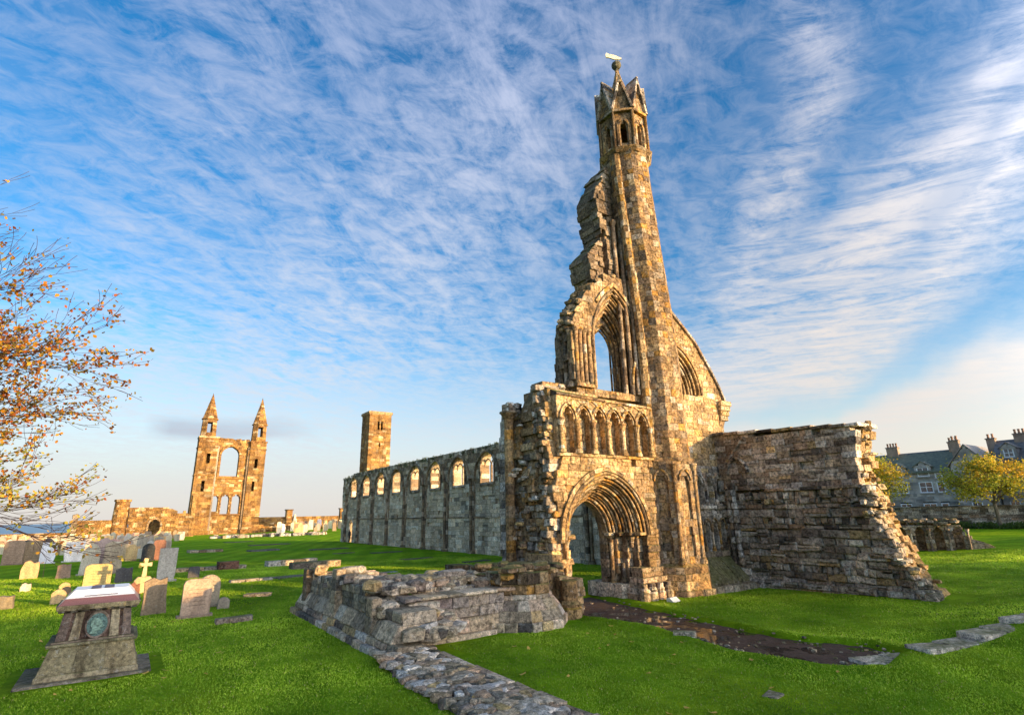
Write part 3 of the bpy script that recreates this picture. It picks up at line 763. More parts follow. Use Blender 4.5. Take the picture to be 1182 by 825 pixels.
# ---- the high wall fragment clinging to the turret
mb = MB(); F2 = Fr((0, 16.55, 0), (1, 0, 0), (0, 1, 0))
frag = [(18.7, 13.3), (16.2, 13.4), (15.98, 14.2), (15.85, 14.8), (16.15, 15.2), (16.9, 15.9), (16.85, 16.6), (16.62, 18.0), (16.68, 18.5), (17.1, 19.2), (17.35, 19.8), (17.8, 20.5), (18.6, 20.6)]
masonry(mb, F2, frag, [[(16.9, 14.0), (16.9, 16.3), (17.22, 16.5), (17.25, 13.9)]], (0, .45), (.22, .30), (.25, .5), 'brown', .02, .06, .07, .012, .06)
masonry(mb, F2, [(x+.12*(x < 18), z) for x, z in frag], [], (.45, 1.5), (.22, .30), (.3, .6), 'brown', .02, .06, .08, .012)
mb.build('wall_fragment', 'stone', wf)
mb = MB()
for s, d, r, zt_ in ((17.6, .62, .10, 17.0), (17.9, .50, .10, 17.3), (18.12, .36, .08, 13.8)): shaft(mb, FR, s, d, 8.3, zt_, r, 'brown', True, False)
octa(mb, lambda z: (tcen(z)[0]-.98, 15.95), lambda z: .22, 5.5, 20.5, (.3, .36), 'lit', 1, inner=.05)
mb.build('vaulting_shafts', 'stone', wf)

# ---- great upper window, its left jamb and arch
F3 = Fr((0, 16.3, 0), (1, 0, 0), (0, 1, 0))
outl = [(14.5, 8.0), (14.45, 10.6), (14.6, 11.5), (15.1, 12.2), (15.6, 12.9), (16.1, 13.35), (16.7, 13.8), (17.4, 13.9), (18.0, 13.6), (18.7, 13.4), (18.7, 8.0)]
CU = 17.1
for k, (a, b, hw) in enumerate([(0, .3, 1.42), (.3, .6, 1.22), (.6, .9, 1.02), (.9, 1.2, .80)]):
    mb = MB()
    masonry(mb, F3, outl, [arch_poly(CU, hw, 10.5, hw*1.85 if k < 3 else 1.2, 8.25)], (a, b), (.26, .34), (.3, .6), 'brown' if k else 'warm', .02, .02, .10, .006)
    for off, dd, r in ((-.05, a-.03, .06), (.08, a+.08, .055), (.17, a+.2, .05)):
        P = arch_pts(CU, hw, 10.5, hw*1.85 if k < 3 else 1.2, off, 9)
        leg = [(P[0][0], 8.4+.35*i) for i in range(6)]; leg2 = [(P[-1][0], z) for _, z in reversed(leg)]
        roll(mb, F3, leg+P+leg2, dd, r, 'warm', 7)
    mb.build('window_wall' if k == 0 else 'window_order', 'stone', wf)
mb = MB()
for s in (14.62, 14.85, 15.1, 15.35): shaft(mb, F3, s, -.04, 8.3, 10.9, .085, 'warm')
for d in (.25, .55, .85):
    sb = MB(); shaft(sb, F3, 14.5, d, 8.3, 10.9, .09, 'brown'); sb.build('jamb_shaft', 'stone', wf)
for i in range(60):
    t = rnd.random(); i0 = rnd.randrange(1, 9); a, b = outl[i0], outl[i0+1]
    rock(mb, F3.p(a[0]+(b[0]-a[0])*t, a[1]+(b[1]-a[1])*t+.02, rnd.uniform(.1, 1.1)), .22, .2, .11, pick('warm'))
ring(mb, F3, CU, 1.42, 10.5, 1.42*1.85, -.34, -.18, -.10, .02, 'lit', 9, i0=5)
mb.build('window_jamb_shafts', 'stone', wf)

# ---- wall south of the turret with the half arch
F4 = Fr((0, 16.2, 0), (1, 0, 0), (0, 1, 0))
out4 = [(20.1, 5.3), (20.1, 13.2), (20.9, 12.8), (22.5, 11.5), (23.5, 10.2), (24.15, 9.2), (24.5, 8.5), (24.45, 7.7), (24.2, 7.3), (24.2, 5.3)]
mb = MB()
masonry(mb, F4, out4, [arch_poly(20.15, 2.28, 8.75, 2.35, 8.75)], (0, .35), (.24, .32), (.3, .6), 'lit', .02, .015, .0, .005)
mb.build('south_arch_wall', 'stone', wf)
mb = MB()
masonry(mb, F4, out4, [arch_poly(20.15, 1.95, 8.75, 1.95, 8.75)], (.35, .7), (.24, .32), (.3, .6), 'warm', .02, .015)
masonry(mb, F4, out4, [arch_poly(20.15, 1.65, 8.75, 1.65, 8.75)], (.7, 1.0), (.24, .32), (.3, .6), 'warm', .02, .015)
masonry(mb, F4, [(x-.1, z-.05) for x, z in out4], [], (1.3, 2.0), (.24, .32), (.3, .6), 'brown', .02, .03)
for hw, ri, d in ((2.28, 2.35, 0), (1.95, 1.95, .35), (1.65, 1.65, .7)):
    for off, dd, r in ((-.05, -.03, .06), (.1, .1, .055), (.2, .22, .05)):
        roll(mb, F4, arch_pts(20.15, hw, 8.75, ri, off, 9), d+dd, r, 'lit', 7)
ring(mb, F4, 20.15, 2.28, 8.75, 2.35, -.34, -.2, -.08, .02, 'lit', 9, i0=9)
mb.build('half_arch', 'stone', wf)
mb = MB()   # raking cope
for (a, b), (c_, d_) in zip(out4[1:6], out4[2:7]):
    n = max(1, int(math.hypot(c_-a, d_-b)/.6))
    for i in range(n):
        x0, z0 = a+(c_-a)*i/n, b+(d_-b)*i/n; x1, z1 = a+(c_-a)*(i+1)/n, b+(d_-b)*(i+1)/n
        q = [F4.p(x0, z0-.02, -.12), F4.p(x1, z1-.02, -.12), F4.p(x1+.06, z1+.11, -.12), F4.p(x0+.06, z0+.11, -.12)]
        q += [v+Vector((0, 1.7, 0)) for v in q]; hexa(mb, q, pick('dark'), .02)
for i, (z, e) in enumerate(((8.35, .30), (8.1, .22), (7.85, .14), (7.6, .06))):
    blk(mb, F4, 23.9, 24.45+e, z, z+.24, -.1-e*.5, .9, pick('lit'), .03)
mb.build('raking_cope', 'stone', wf)
mb = MB(); holes = [arch_poly(20.95+.72*i, .27, 4.35, .42, 3.55) for i in range(4)]+[arch_poly(20.75+.56*i, .19, 2.55, .28, 1.5) for i in range(5)]
masonry(mb, F4, [(20.1, 0), (20.1, 5.3), (23.6, 5.3), (23.6, 0)], holes, (-.06, .22), (.24, .32), (.22, .5), 'dark', .018, .02, 0, .006, .04)
masonry(mb, F4, [(20.1, 0), (20.1, 5.3), (24.2, 5.3), (24.2, 0)], [], (.22, 1.4), (.26, .34), (.3, .6), 'dark', .018, .03)
for i in range(5): shaft(mb, F4, 20.59+.72*i, -.1, 3.5, 4.45, .06, 'dark')
for i in range(4):
    roll(mb, F4, arch_pts(20.95+.72*i, .31, 4.4, .5, 0, 7), -.1, .05, 'dark', 6)
for i in range(6): shaft(mb, F4, 20.47+.56*i, -.1, 1.5, 2.6, .05, 'warm')
for i in range(5): roll(mb, F4, arch_pts(20.75+.56*i, .23, 2.58, .34, 0, 6), -.1, .04, 'warm', 6)
x = 20.2
while x < 23.3: blk(mb, F4, x, x+.6, 3.32, 3.48, -.18, .05, pick('grey'), .03); x += .61
mb.build('wall_arcade', 'shadestone', wf)
mb = MB()   # sloping mossy bench at the foot
for i in range(7):
    x0 = 19.9+i*.47; x1 = x0+.46
    q = [Vector((x0, 14.95+.02*i, -.05)), Vector((x1, 14.97+.02*i, -.05)), Vector((x1, 14.97+.02*i, .34)), Vector((x0, 14.95+.02*i, .36)), Vector((x0, 16.1, -.05)), Vector((x1, 16.1, -.05)), Vector((x1, 16.1, 1.3)), Vector((x0, 16.1, 1.32))]
    q = [v+Vector((0, rnd.uniform(-.04, .04), rnd.uniform(-.04, .04))) for v in q]
    hexa(mb, q, (.30, .26, .14), .03)
x = 19.3
while x < 23.0:
    w = rnd.uniform(.35, .7); blk(mb, F4, x, x+w, -.05, rnd.uniform(.16, .28), -1.5+rnd.uniform(-.06, .06), -1.1, pick('low'), .04); x += w+.02
masonry(mb, F4, [(20.0, 1.25), (20.0, 1.5), (23.5, 1.5), (23.5, 1.25)], [], (-.2, .2), (.24, .26), (.4, .7), 'low', .03, .03)
mb.build('sloping_plinth', M['shadestone'], wf)
# ================================================================== RUINED WALL on the right
RW = Fr((23.25, 16.1, 0), (0, -1, 0), (1, 0, 0))
rw = thing('ruined_wall', (24, 12, 0), 'thick dark rubble wall with a ragged raking end, standing right of the tall ruined front', 'ruin')
end = [(6.38, 6.34), (6.26, 5.9), (6.16, 5.2), (6.12, 4.4), (6.3, 4.0), (6.5, 3.5), (6.42, 3.0), (6.62, 2.5), (6.8, 2.0), (6.98, 1.5), (7.22, 1.05), (7.45, .6), (7.65, .25), (7.95, -.1)]
mb = MB()
def tfr(s, z):
    if z > 4.05: return 'dark' if rnd.random() < .75 else 'low'
    return 'dark'
masonry(mb, RW, [(-.2, 4.12), (-.2, 6.78)]+[e for e in end if e[1] > 4.2]+[(6.14, 4.12)], [], (0, .45), (.22, .30), (.30, .75), 'dark', .02, .022, .05, .006, .03, tfr)
mb.build('upper_courses', 'shadestone', rw)
mb = MB()
masonry(mb, RW, [(-.2, -.1), (-.2, 4.0)]+[e for e in end if e[1] < 4.2], [], (-.02, .45), (.20, .42), (.22, .8), 'dark', .045, .085, .13, .04, .12)
masonry(mb, RW, [(-.2, -.1), (-.2, .34), (7.9, .34), (8.1, -.1)], [], (-.22, .4), (.2, .26), (.3, .8), 'dark', .04, .09, .2, .03)
for i in range(70):
    e = rnd.choice(end[4:-1]); rock(mb, RW.p(e[0]+rnd.uniform(-.35, .12), e[1]+rnd.uniform(-.2, .1), rnd.uniform(-.05, .35)), rnd.uniform(.14, .3), rnd.uniform(.1, .2), rnd.uniform(.07, .15), pick('dark'))
mb.build('rubble_courses', 'shadestone', rw)
mb = MB()
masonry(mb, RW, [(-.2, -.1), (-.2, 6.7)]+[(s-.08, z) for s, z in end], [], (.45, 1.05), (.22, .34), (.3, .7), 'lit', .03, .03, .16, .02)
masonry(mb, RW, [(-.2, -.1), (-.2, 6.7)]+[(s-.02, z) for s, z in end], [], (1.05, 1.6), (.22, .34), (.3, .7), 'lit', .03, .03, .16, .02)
for i in range(60):
    e = rnd.choice(end[:-1]); rock(mb, RW.p(e[0]+rnd.uniform(-.2, .06), e[1]+rnd.uniform(-.2, .2), rnd.uniform(.4, 1.4)), rnd.uniform(.12, .25), rnd.uniform(.1, .2), rnd.uniform(.07, .13), pick('lit'))
mb.build('broken_end', 'stone', rw)
mb = MB(); x = -.2
while x < 6.3:
    w = rnd.uniform(.5, .95); z = 6.76-.066*x+rnd.uniform(-.025, .025); blk(mb, RW, x, min(x+w, 6.5), z, z+.13, -.12+rnd.uniform(-.02, .02), 1.66, pick('dark'), .03, .01); x += w+.008
mb.build('coping', 'shadestone', rw)
mb = MB(); x = 2.2
while x < 6.1:
    w = rnd.uniform(.5, .95); blk(mb, RW, x, min(x+w, 6.25), 4.0, 4.13, -.13+rnd.uniform(-.02, .02), .1, pick('dark'), .03, .01); x += w+.008
P = [(0.35+.11*i, 5.35+.115*i) for i in range(11)]
roll(mb, RW, P, -.03, .06, 'dark', 6)
mb.build('string_course', 'shadestone', rw)
mb = MB()   # toothing left on the wall where a bay was torn away
for z in [x*.3+.9 for x in range(12)]:
    for s0 in (.25, .55): blk(mb, RW, s0+rnd.uniform(-.05, .05), s0+rnd.uniform(.1, .22), z, z+.27, -.16+rnd.uniform(-.05, .05), .1, pick('dark'), .03)
roll(mb, RW, arch_pts(.95, .55, 4.9, .7, 0, 7), -.06, .07, 'dark', 6)
mb.build('toothing', 'shadestone', rw)

# ================================================================== NAVE WALL
NW = Fr((25.5, 0, 0), (0, 1, 0), (1, 0, 0))
nw = thing('nave_wall', (26, 50, 0), 'long grey nave wall with a row of pointed windows and grass on its crumbling top', 'ruin')
WY = [20.6, 25.6, 30.7, 35.8, 40.9, 46.0, 50.9, 55.8, 60.9, 65.9, 70.9, 75.9]
def topz(y): return 9.12+.10*noise.noise(Vector((y*.6, 3, 1)))-.35*sm(74, 80, y)
tp = [(80.9-.9*i, topz(80.9-.9*i)) for i in range(0, 70)]
tp = [p for p in tp if p[1] > 0 and p[0] > 18.5]
base_out = [(80.6, 0), (80.9, 6.6)]+[(min(p[0], 80.7), p[1]) for p in tp]+[(18.5, 9.0), (18.5, 0)]
win = [arch_poly(y, 1.12, 7.4, 1.3, 5.85) for y in WY]
door = [arch_poly(76.3, .72, 2.35, .6, -.1)]
mb = MB()
masonry(mb, NW, [(80.6, 0), (80.6, 3.0), (18.5, 3.0), (18.5, 0)], door, (0, .95), (.32, .42), (.5, .95), 'grey', .03, .03, 0, .01, .04)
mb.build('lower_wall', 'ashlar', nw)
mb = MB()
def tfn(s, z): return 'grey' if z < 5.9 or rnd.random() < .5 else 'brown'
masonry(mb, NW, [(80.6, 3.0)]+base_out[1:-1]+[(18.5, 3.0)], win, (0, .95), (.30, .42), (.45, .9), 'grey', .03, .03, .05, .01, .04, tfn)
mb.build('upper_wall', 'ashlar', nw)
mb = MB(); x = 18.5
while x < 80.5:
    w = rnd.uniform(.7, 1.2)
    if not (75.5 < x+w/2 < 77.1): blk(mb, NW, x, x+w, 3.0, 3.13, -.10, .1, pick('brown'), .02)
    x += w+.01
mb.build('string_course', 'ashlar', nw)
for i, y in enumerate(WY):
    if y > 79: continue
    mb = MB()
    ring(mb, NW, y, 2.14, 6.35, 2.45, 0, .17, -.20, .02, 'brown', 8, .02)
    ring(mb, NW, y, 1.28, 7.4, 1.47, -.02, .18, -.07, .12, 'brown', 7, .02, 5.85)
    for s0 in range(4): blk(mb, NW, y-1.2+.6*s0, y-.61+.6*s0, 5.70, 5.85, -.08, .7, pick('brown'), .02)
    # mullion and Y tracery
    if i not in (8, 10):
        blk(mb, NW, y-.075, y+.075, 5.85, 7.5, .38, .56, pick('brown'), .015)
        for sg in (-1, 1): roll(mb, NW, arch_pts(y+sg*.57, .57, 7.4, .66, 0, 6), .47, .06, 'brown', 6)
    mb.build('window', 'ashlar', nw)
for y in [18.9]+[(a+b)/2 for a, b in zip(WY, WY[1:])]+[78.6]:
    mb = MB()
    for ds, dd, r in ((-.30, -.06, .11), (0, -.17, .16), (.30, -.06, .11)):
        shaft(mb, NW, y+ds, dd, 0, 6.5, r, 'brown', True, True, 8)
    for sg in (-1, 1): shaft(mb, NW, y+sg*.46, -.03, 3.13, 6.2, .06, 'brown', True, True, 6)
    mb.build('vault_shaft', 'ashlar', nw)
mb = MB()
ring(mb, NW, 76.3, .85, 2.35, .75, 0, .14, -.08, .1, 'grey', 7, .02, 0)
mb.build('doorway', 'ashlar', nw)
# grass and ivy along the top: many leaf sized faces
def tuft(mb, c, r, n, cols, size, flat=.6):
    for _ in range(n):
        u = rnd.uniform(-1, 1); a = rnd.uniform(0, 2*pi); q = rnd.random()**.4*r; s_ = sqrt(1-u*u)
        p = Vector((c[0]+q*s_*cos(a), c[1]+q*s_*sin(a), c[2]+q*u*flat))
        n1 = Vector((rnd.uniform(-1, 1), rnd.uniform(-1, 1), rnd.uniform(-.6, 1))).normalized(); t = n1.cross(Vector((rnd.uniform(-1, 1), rnd.uniform(-1, 1), .3))).normalized(); b = n1.cross(t)
        s = size*rnd.uniform(.6, 1.35)
        mb.add([p-t*s, p+b*s*.45, p+t*s, p-b*s*.45], [(0, 1, 2, 3)], rnd.choice(cols))
iv = MB()
for i in range(330):
    y = rnd.uniform(19, 80.5); k = .5+.5*sm(55, 75, y)
    z = topz(y)+rnd.uniform(-.05, .12) if rnd.random() < .6 else topz(y)-abs(rnd.gauss(0, .35))*k
    x = 25.5-.06 if z < topz(y)-.05 else 25.5+rnd.uniform(0, .9)
    tuft(iv, (x, y, z), rnd.uniform(.12, .32), 22, [(.07, .10, .03), (.10, .12, .03), (.05, .075, .03), (.15, .14, .06), (.12, .14, .07)], .07)
tag(iv.build('ivy', 'leaf'), 'grass and ivy growing along the top of the long nave wall', 'ivy')

# ================================================================== SQUARE TOWER
def rect_tower(parent, x0, x1, y0, y1, z0, z1, name, holes=(), pal='gold', course=(.5, .7), length=(.7, 1.3), th=.8, mat='farstone', ch=.03, sideholes=(), inner=True):
    mb = MB()
    A = Fr((0, y0, 0), (1, 0, 0), (0, 1, 0)); masonry(mb, A, [(x0, z0), (x0, z1), (x1, z1), (x1, z0)], holes, (0, th), course, length, pal, ch, .02)
    B = Fr((x0, 0, 0), (0, 1, 0), (1, 0, 0)); masonry(mb, B, [(y0+th, z0), (y0+th, z1), (y1, z1), (y1, z0)], sideholes, (.0, th), course, length, pal, ch, .02)
    masonry(mb, Fr((x1, 0, 0), (0, 1, 0), (-1, 0, 0)), [(y0+th, z0), (y0+th, z1), (y1, z1), (y1, z0)], (), (.0, th), course, length, pal, ch, .02)
    masonry(mb, Fr((0, y1, 0), (1, 0, 0), (0, -1, 0)), [(x0+th, z0), (x0+th, z1), (x1-th, z1), (x1-th, z0)], (), (.0, th), course, length, pal, ch, .02)
    return mb.build(name, mat, parent)
st = thing('square_tower', (52.5, 141, 0), 'tall plain square stone tower rising behind the long nave wall', 'tower')
w1 = [(52.35, 26.0), (52.35, 28.2), (52.95, 28.2), (52.95, 26.0)]
body = rect_tower(st, 49.4, 55.5, 138, 143.8, -1, 29.6, 'tower_body', [[(51.7, 25.6), (51.7, 27.8), (52.25, 27.8), (52.25, 25.6)], [(52.6, 25.6), (52.6, 27.8), (53.15, 27.8), (53.15, 25.6)], [(52.3, 21.0), (52.3, 22.0), (52.7, 22.0), (52.7, 21.0)]])
mb = MB()
for z0, z1, e in ((29.6, 29.85, .12), (29.85, 30.3, .28), (30.3, 30.45, .2)): boxw(mb, 49.4-e, 55.5+e, 138-e, 143.8+e, z0+.002, z1, (.50, .34, .18), .04)
mb.build('parapet', 'farstone', st); mb = MB()
for z in (24.9,): boxw(mb, 49.4-.06, 55.56, 137.94, 143.86, z, z+.15, (.45, .3, .17), .03)
mb.build('string_course', 'farstone', st)

# ================================================================== EAST GABLE
eg = thing('twin_turret_gable', (19, 151, 0), 'golden ruined east gable with two spired turrets and a great round headed window', 'ruin')
GR = Fr((0, 150, 0), (1, 0, 0), (0, 1, 0))
rect_tower(eg, 11.7, 15.9, 150, 154, -1, 22.6, 'gable_tower', [[(13.75, 16.3), (13.75, 18.5), (14.5, 18.5), (14.5, 16.3)], [(13.35, 10.0), (13.35, 12.1), (14.05, 12.1), (14.05, 10.0)]])
rect_tower(eg, 23.2, 26.9, 150, 154, -1, 22.0, 'gable_tower', [[(24.5, 15.6), (24.5, 18.1), (25.2, 18.1), (25.2, 15.6)], [(24.4, 10.0), (24.4, 12.4), (25.0, 12.4), (25.0, 10.0)]])
mb = MB()
for x0, x1 in ((11.7, 15.9), (23.2, 26.9)):
    for z, e, h in ((4.2, .12, .25), (13.6, .12, .25), (20.2, .12, .25), (-1, .25, 2.0), (22.0 if x0 > 20 else 22.6, .15, .35)):
        mb = MB(); boxw(mb, x0-e, x1+e, 150-e, 154.1, z, z+h, pick('gold'), .05); mb.build('string_course', 'farstone', eg)
mb = MB()
boxw(mb, 12.0, 12.9, 149.5, 150.02, -1, 9, pick('gold'), .1)
mb.build('buttress', 'farstone', eg)
mb = MB()
masonry(mb, GR, [(15.9, -1), (15.9, 22.6), (23.2, 22.3), (23.2, -1)], [arch_poly(18.95, 2.0, 18.5, 2.3, 13.4), arch_poly(16.75, .72, 8.2, .8, 5.0), arch_poly(19.0, .85, 8.2, .95, 4.9), arch_poly(21.35, .90, 8.2, .95, 4.7)], (.9, 2.3), (.5, .7), (.7, 1.3), 'gold', .03, .05, 0, .01)
mb.build('gable_wall', 'farstone', eg)
mb = MB()
ring(mb, GR, 18.95, 2.3, 18.5, 2.65, -.2, .3, .55, .95, 'gold', 10, .05, 13.4)
for cx0, hw in ((16.75, .72), (19.0, .85), (21.35, .90)): ring(mb, GR, cx0, hw+.22, 8.2, hw+.35, -.05, .22, .68, 1.0, 'gold', 7, .04, 4.9)
for z in (4.3, 12.9): blk(mb, GR, 15.9, 23.2, z, z+.35, .55, 1.0, pick('gold'), .05)
for s in (15.95, 23.05): blk(mb, GR, s-.3, s+.35, -1, 20.8, .35, .95, pick('brown'), .08)
roll(mb, GR, arch_pts(24.2, 1.3, 18.6, 2.9, 0, 8)[:9], .4, .22, 'gold', 6)
mb.build('arch_mouldings', 'farstone', eg)
mb = MB()
for i in range(22): rock(mb, (rnd.uniform(15.9, 23.2), 151.5+rnd.uniform(-.4, .5), 22.4+rnd.uniform(-.05, .25)), rnd.uniform(.3, .7), .5, .28, pick('gold'))
mb.build('broken_top', 'farstone', eg)
for cx0, cz, see in ((13.55, 22.95, True), (25.1, 22.35, False)):
    mb = MB(); cy0 = 151.9
    octa(mb, lambda z: (cx0, cy0), lambda z: 1.68-.03*(z-cz), cz, cz+4.3, (.45, .6), 'gold', 1, inner=1.1, ch=.03,
         skip=(lambda k, t, za, zb: (k in (1, 5)) and cz+1.2 < (za+zb)/2 < cz+3.6))
    octa(mb, lambda z: (cx0, cy0), lambda z: 1.80, cz+4.3, cz+4.55, (.24, .26), 'gold', 1, inner=.9, ch=.04)
    for kk in range(4):
        a = kk*pi/2+pi/4
    mb.build('turret', 'farstone', eg)
    mb = MB(); zt = 34.0
    octa(mb, lambda z: (cx0, cy0), lambda z: max(.05, 1.62*(zt-z)/(zt-cz-4.55)), cz+4.55, zt, (.4, .5), 'gold', 1, inner=.02, ch=.02)
    mb.build('spire', 'farstone', eg)

# ================================================================== PRECINCT WALLS AND ROUND TOWER
pw = thing('precinct_wall', (3, 141, 0), 'golden precinct wall with an arched gateway left of the twin turret gable', 'wall')
PF = Fr((0, 140, 0), (1, 0, 0), (0, 1, 0))
mb = MB()
masonry(mb, PF, [(0.2, -1), (.2, 6.1), (3.5, 6.05), (6.6, 6.1), (8.2, 5.6), (9.0, 4.9), (10.2, 5.2), (11.6, 4.3), (12.0, 3.9), (12.2, -1)], [arch_poly(4.9, 1.05, 2.5, 1.2, -1)], (0, 1.4), (.4, .6), (.6, 1.2), 'gold', .04, .05, .2, .02)
mb.build('wall', 'farstone', pw)
mb = MB(); masonry(mb, PF, [(1, -1), (1, 4.2), (11, 4.2), (11, -1)], [], (6, 6.8), (.4, .6), (.6, 1.2), 'gold', .04, .05, 0, .02); mb.build('inner_wall', 'farstone', pw)
mb = MB(); ring(mb, PF, 4.9, 1.3, 2.5, 1.5, -.1, .3, -.2, .3, 'warm', 7, .04, 0)
mb.build('gate_arch', 'farstone', pw)
rt = thing('round_tower', (-1.25, 141, 0), 'short round tower standing at the left corner of the golden precinct wall', 'tower')
mb = MB(); octa(mb, lambda z: (-1.2, 141), lambda z: 1.5-.03*z, -1, 7.3, (.45, .6), 'gold', 1, 16, 0, .9, .03)
mb.build('tower_body', 'farstone', rt)
mb = MB(); octa(mb, lambda z: (-1.2, 141), lambda z: 1.48, 7.3, 7.75, (.4, .45), 'gold', 1, 16, 0, .05, .03); mb.build('parapet', 'farstone', rt)
lw = thing('low_precinct_wall', (-6, 140, 0), 'low golden stretch of precinct wall ending in a small pillar above the sea', 'wall')
mb = MB(); masonry(mb, PF, [(-8.2, -1), (-8.2, 3.7), (-2.5, 3.6), (-2.5, -1)], [], (0, 1.2), (.4, .6), (.6, 1.2), 'gold', .04, .04, 0, .01); mb.build('wall', 'farstone', lw)
mb = MB(); masonry(mb, PF, [(-8.9, -1), (-8.9, 4.0), (-8.0, 4.0), (-8.0, -1)], [], (-.2, .9), (.4, .5), (.6, .9), 'brown', .04, .04); rock(mb, (-8.4, 140.4, 4.5), .55, .5, .55, pick('brown')); mb.build('end_pillar', 'farstone', lw)
cw = thing('churchyard_wall', (-30, 150, 0), 'long low sunlit churchyard wall running along the edge of the sea', 'wall')
mb = MB(); CF = Fr((-8.5, 140, 0), (-1, .22, 0), (.22, 1, 0)); masonry(mb, CF, [(.2, -1.5), (.2, 1.35), (60, 1.35), (60, -1.5)], [], (0, .8), (.4, .5), (.7, 1.3), 'gold', .05, .04, 0, .02)
mb.build('wall', 'farstone', cw)
mb = MB(); x = .2
while x < 60: blk(mb, CF, x, x+1.4, 1.35, 1.5, -.12, .9, pick('gold'), .04); x += 1.41
mb.build('coping', 'farstone', cw)
ew = thing('far_wall', (43, 176, 0), 'far golden boundary wall with stubby pillars seen between the gable and the nave wall', 'wall')
EF = Fr((0, 175, 0), (1, 0, 0), (0, 1, 0))
mb = MB(); masonry(mb, EF, [(26.8, -1), (26.8, 3.8), (58, 3.5), (58, -1)], [], (0, 1.2), (.4, .6), (.7, 1.3), 'gold', .05, .05, 0, .01); mb.build('wall', 'farstone', ew)
for x, w, h in ((28.6, .8, 2.6), (38.6, 1.8, 5.6), (54.6, 1.8, 5.8)):
    mb = MB(); masonry(mb, EF, [(x, -1), (x, h), (x+w, h), (x+w, -1)], [], (-.7, .6), (.4, .6), (.7, 1.1), 'gold', .05, .04); 
    if h > 5: boxw(mb, x-.2, x+w+.2, 174.1, 175.9, h, h+.3, pick('gold'), .06)
    mb.build('pillar', 'farstone', ew)
mb = MB(); q = [EF.p(40.3, -1, -3.6), EF.p(41.4, -1, -3.6), EF.p(41.2, 1.0, -2.6), EF.p(40.5, 1.0, -2.6)]
hexa(mb, [EF.p(40.3, -1, -2.2), EF.p(42.2, -1, -2.2), EF.p(41.3, 4.4, -.9), EF.p(40.9, 4.4, -.9), EF.p(40.3, -1, 0), EF.p(42.2, -1, 0), EF.p(41.3, 4.4, 0), EF.p(40.9, 4.4, 0)], (.78, .70, .58), .05); mb.build('buttress', 'farstone', ew)
iw = thing('inner_ruin_wall', (33, 150, 0), 'low broken sunlit wall on the grass right of the twin turret gable', 'wall')
mb = MB(); IF = Fr((0, 152, 0), (1, 0, 0), (0, 1, 0)); masonry(mb, IF, [(26.9, -1), (26.9, 2.2), (29, 1.6), (33, 1.9), (37, 1.2), (40, 1.4), (44, .8), (44, -1)], [], (0, 1.2), (.35, .5), (.6, 1.1), 'gold', .05, .08, .3, .03); mb.build('wall', 'farstone', iw)

# ================================================================== LOW RUINED WALLS IN THE FOREGROUND
lr = thing('low_ruined_wall', (7.5, 16, 0), 'low broken L shaped wall of grey and tan rubble on the lawn before the doorway', 'ruin')
LN = Fr((5.85, 12.5, 0), (0, 1, 0), (1, 0, 0))
def plinth(mb, fr, s0, s1, z0, z1, e0, e1, pal, back=.5, L=(.6, 1.1), ragend=0):
    x = s0
    while x < s1-.05:
        w = min(rnd.uniform(*L), s1-x)
        if s1-(x+w) < .25: w = s1-x
        j = rnd.uniform(-.03, .03)
        q = [fr.p(x, z0, e0+j), fr.p(x+w-.01, z0, e0+j), fr.p(x+w-.01, z1, e1+j), fr.p(x, z1, e1+j), fr.p(x, z0, back), fr.p(x+w-.01, z0, back), fr.p(x+w-.01, z1, back), fr.p(x, z1, back)]
        q = [v+Vector((rnd.uniform(-.012, .012), rnd.uniform(-.012, .012), rnd.uniform(-.02, .02))) for v in q]
        hexa(mb, q, pick(pal), .03); x += w
mb = MB()
plinth(mb, LN, .15, 10.0, -.08, .16, -.45, -.42, 'low')
plinth(mb, LN, .5, 10.0, .16, .34, -.30, -.26, 'low')
plinth(mb, LN, .9, 9.9, .34, .72, -.24, -.03, 'grey', .6, (.8, 1.3))
mb.build('plinth', 'rubble', lr)
mb = MB()
oN = [(2.5, .72), (2.7, .98), (3.3, 1.08), (3.6, 1.38), (4.4, 1.5), (5.1, 1.34), (5.6, 1.48), (5.7, 1.64), (6.3, 1.58), (6.6, 1.28), (7.6, 1.34), (8.2, 1.16), (9.0, 1.26), (9.5, 1.4), (9.8, 1.1), (9.9, .72)]
masonry(mb, LN, oN, [], (0, .5), (.16, .3), (.22, .7), [((.26, .23, .19), 4), ((.36, .31, .24), 4), ((.17, .15, .13), 3), ((.48, .41, .31), 2)], .03, .03, .1, .012)
masonry(mb, LN, [(s, z-.08*(s > 4)) for s, z in oN], [], (.5, 1.3), (.20, .3), (.35, .8), 'low', .04, .05, .15, .03)
for s, h in ((5.75, 1.72), (9.2, 1.5), (2.6, 1.2)): 
    masonry(mb, LN, [(s-.22, .3), (s-.22, h), (s+.22, h), (s+.22, .3)], [], (-.2, .1), (.3, .45), (.4, .5), 'low' if s != 9.2 else 'brown', .03, .01)
masonry(mb, LN, [(1.0, .72), (1.1, .98), (2.4, .98), (2.4, .72)], [], (.1, 1.1), (.2, .26), (.4, .8), 'low', .04, .04)
mb.build('wall', 'rubble', lr)
mb = MB()
def heap(mb, x0, x1, y0, y1, zf, n, pal='low', big=.34, small=.13):
    for _ in range(n):
        x = rnd.uniform(x0, x1); y = rnd.uniform(y0, y1); s = small+(big-small)*rnd.random()**1.6
        rock(mb, (x, y, zf(x, y)+rnd.uniform(-.10, .06)), s*rnd.uniform(.8, 1.3), s*rnd.uniform(.7, 1.1), s*rnd.uniform(.35, .6), pick(pal))
heap(mb, 5.95, 7.4, 15.3, 19.0, lambda x, y: 1.42-.10*(x-6)+.14*noise.noise(Vector((x*1.2, y*1.2, 4))), 170)
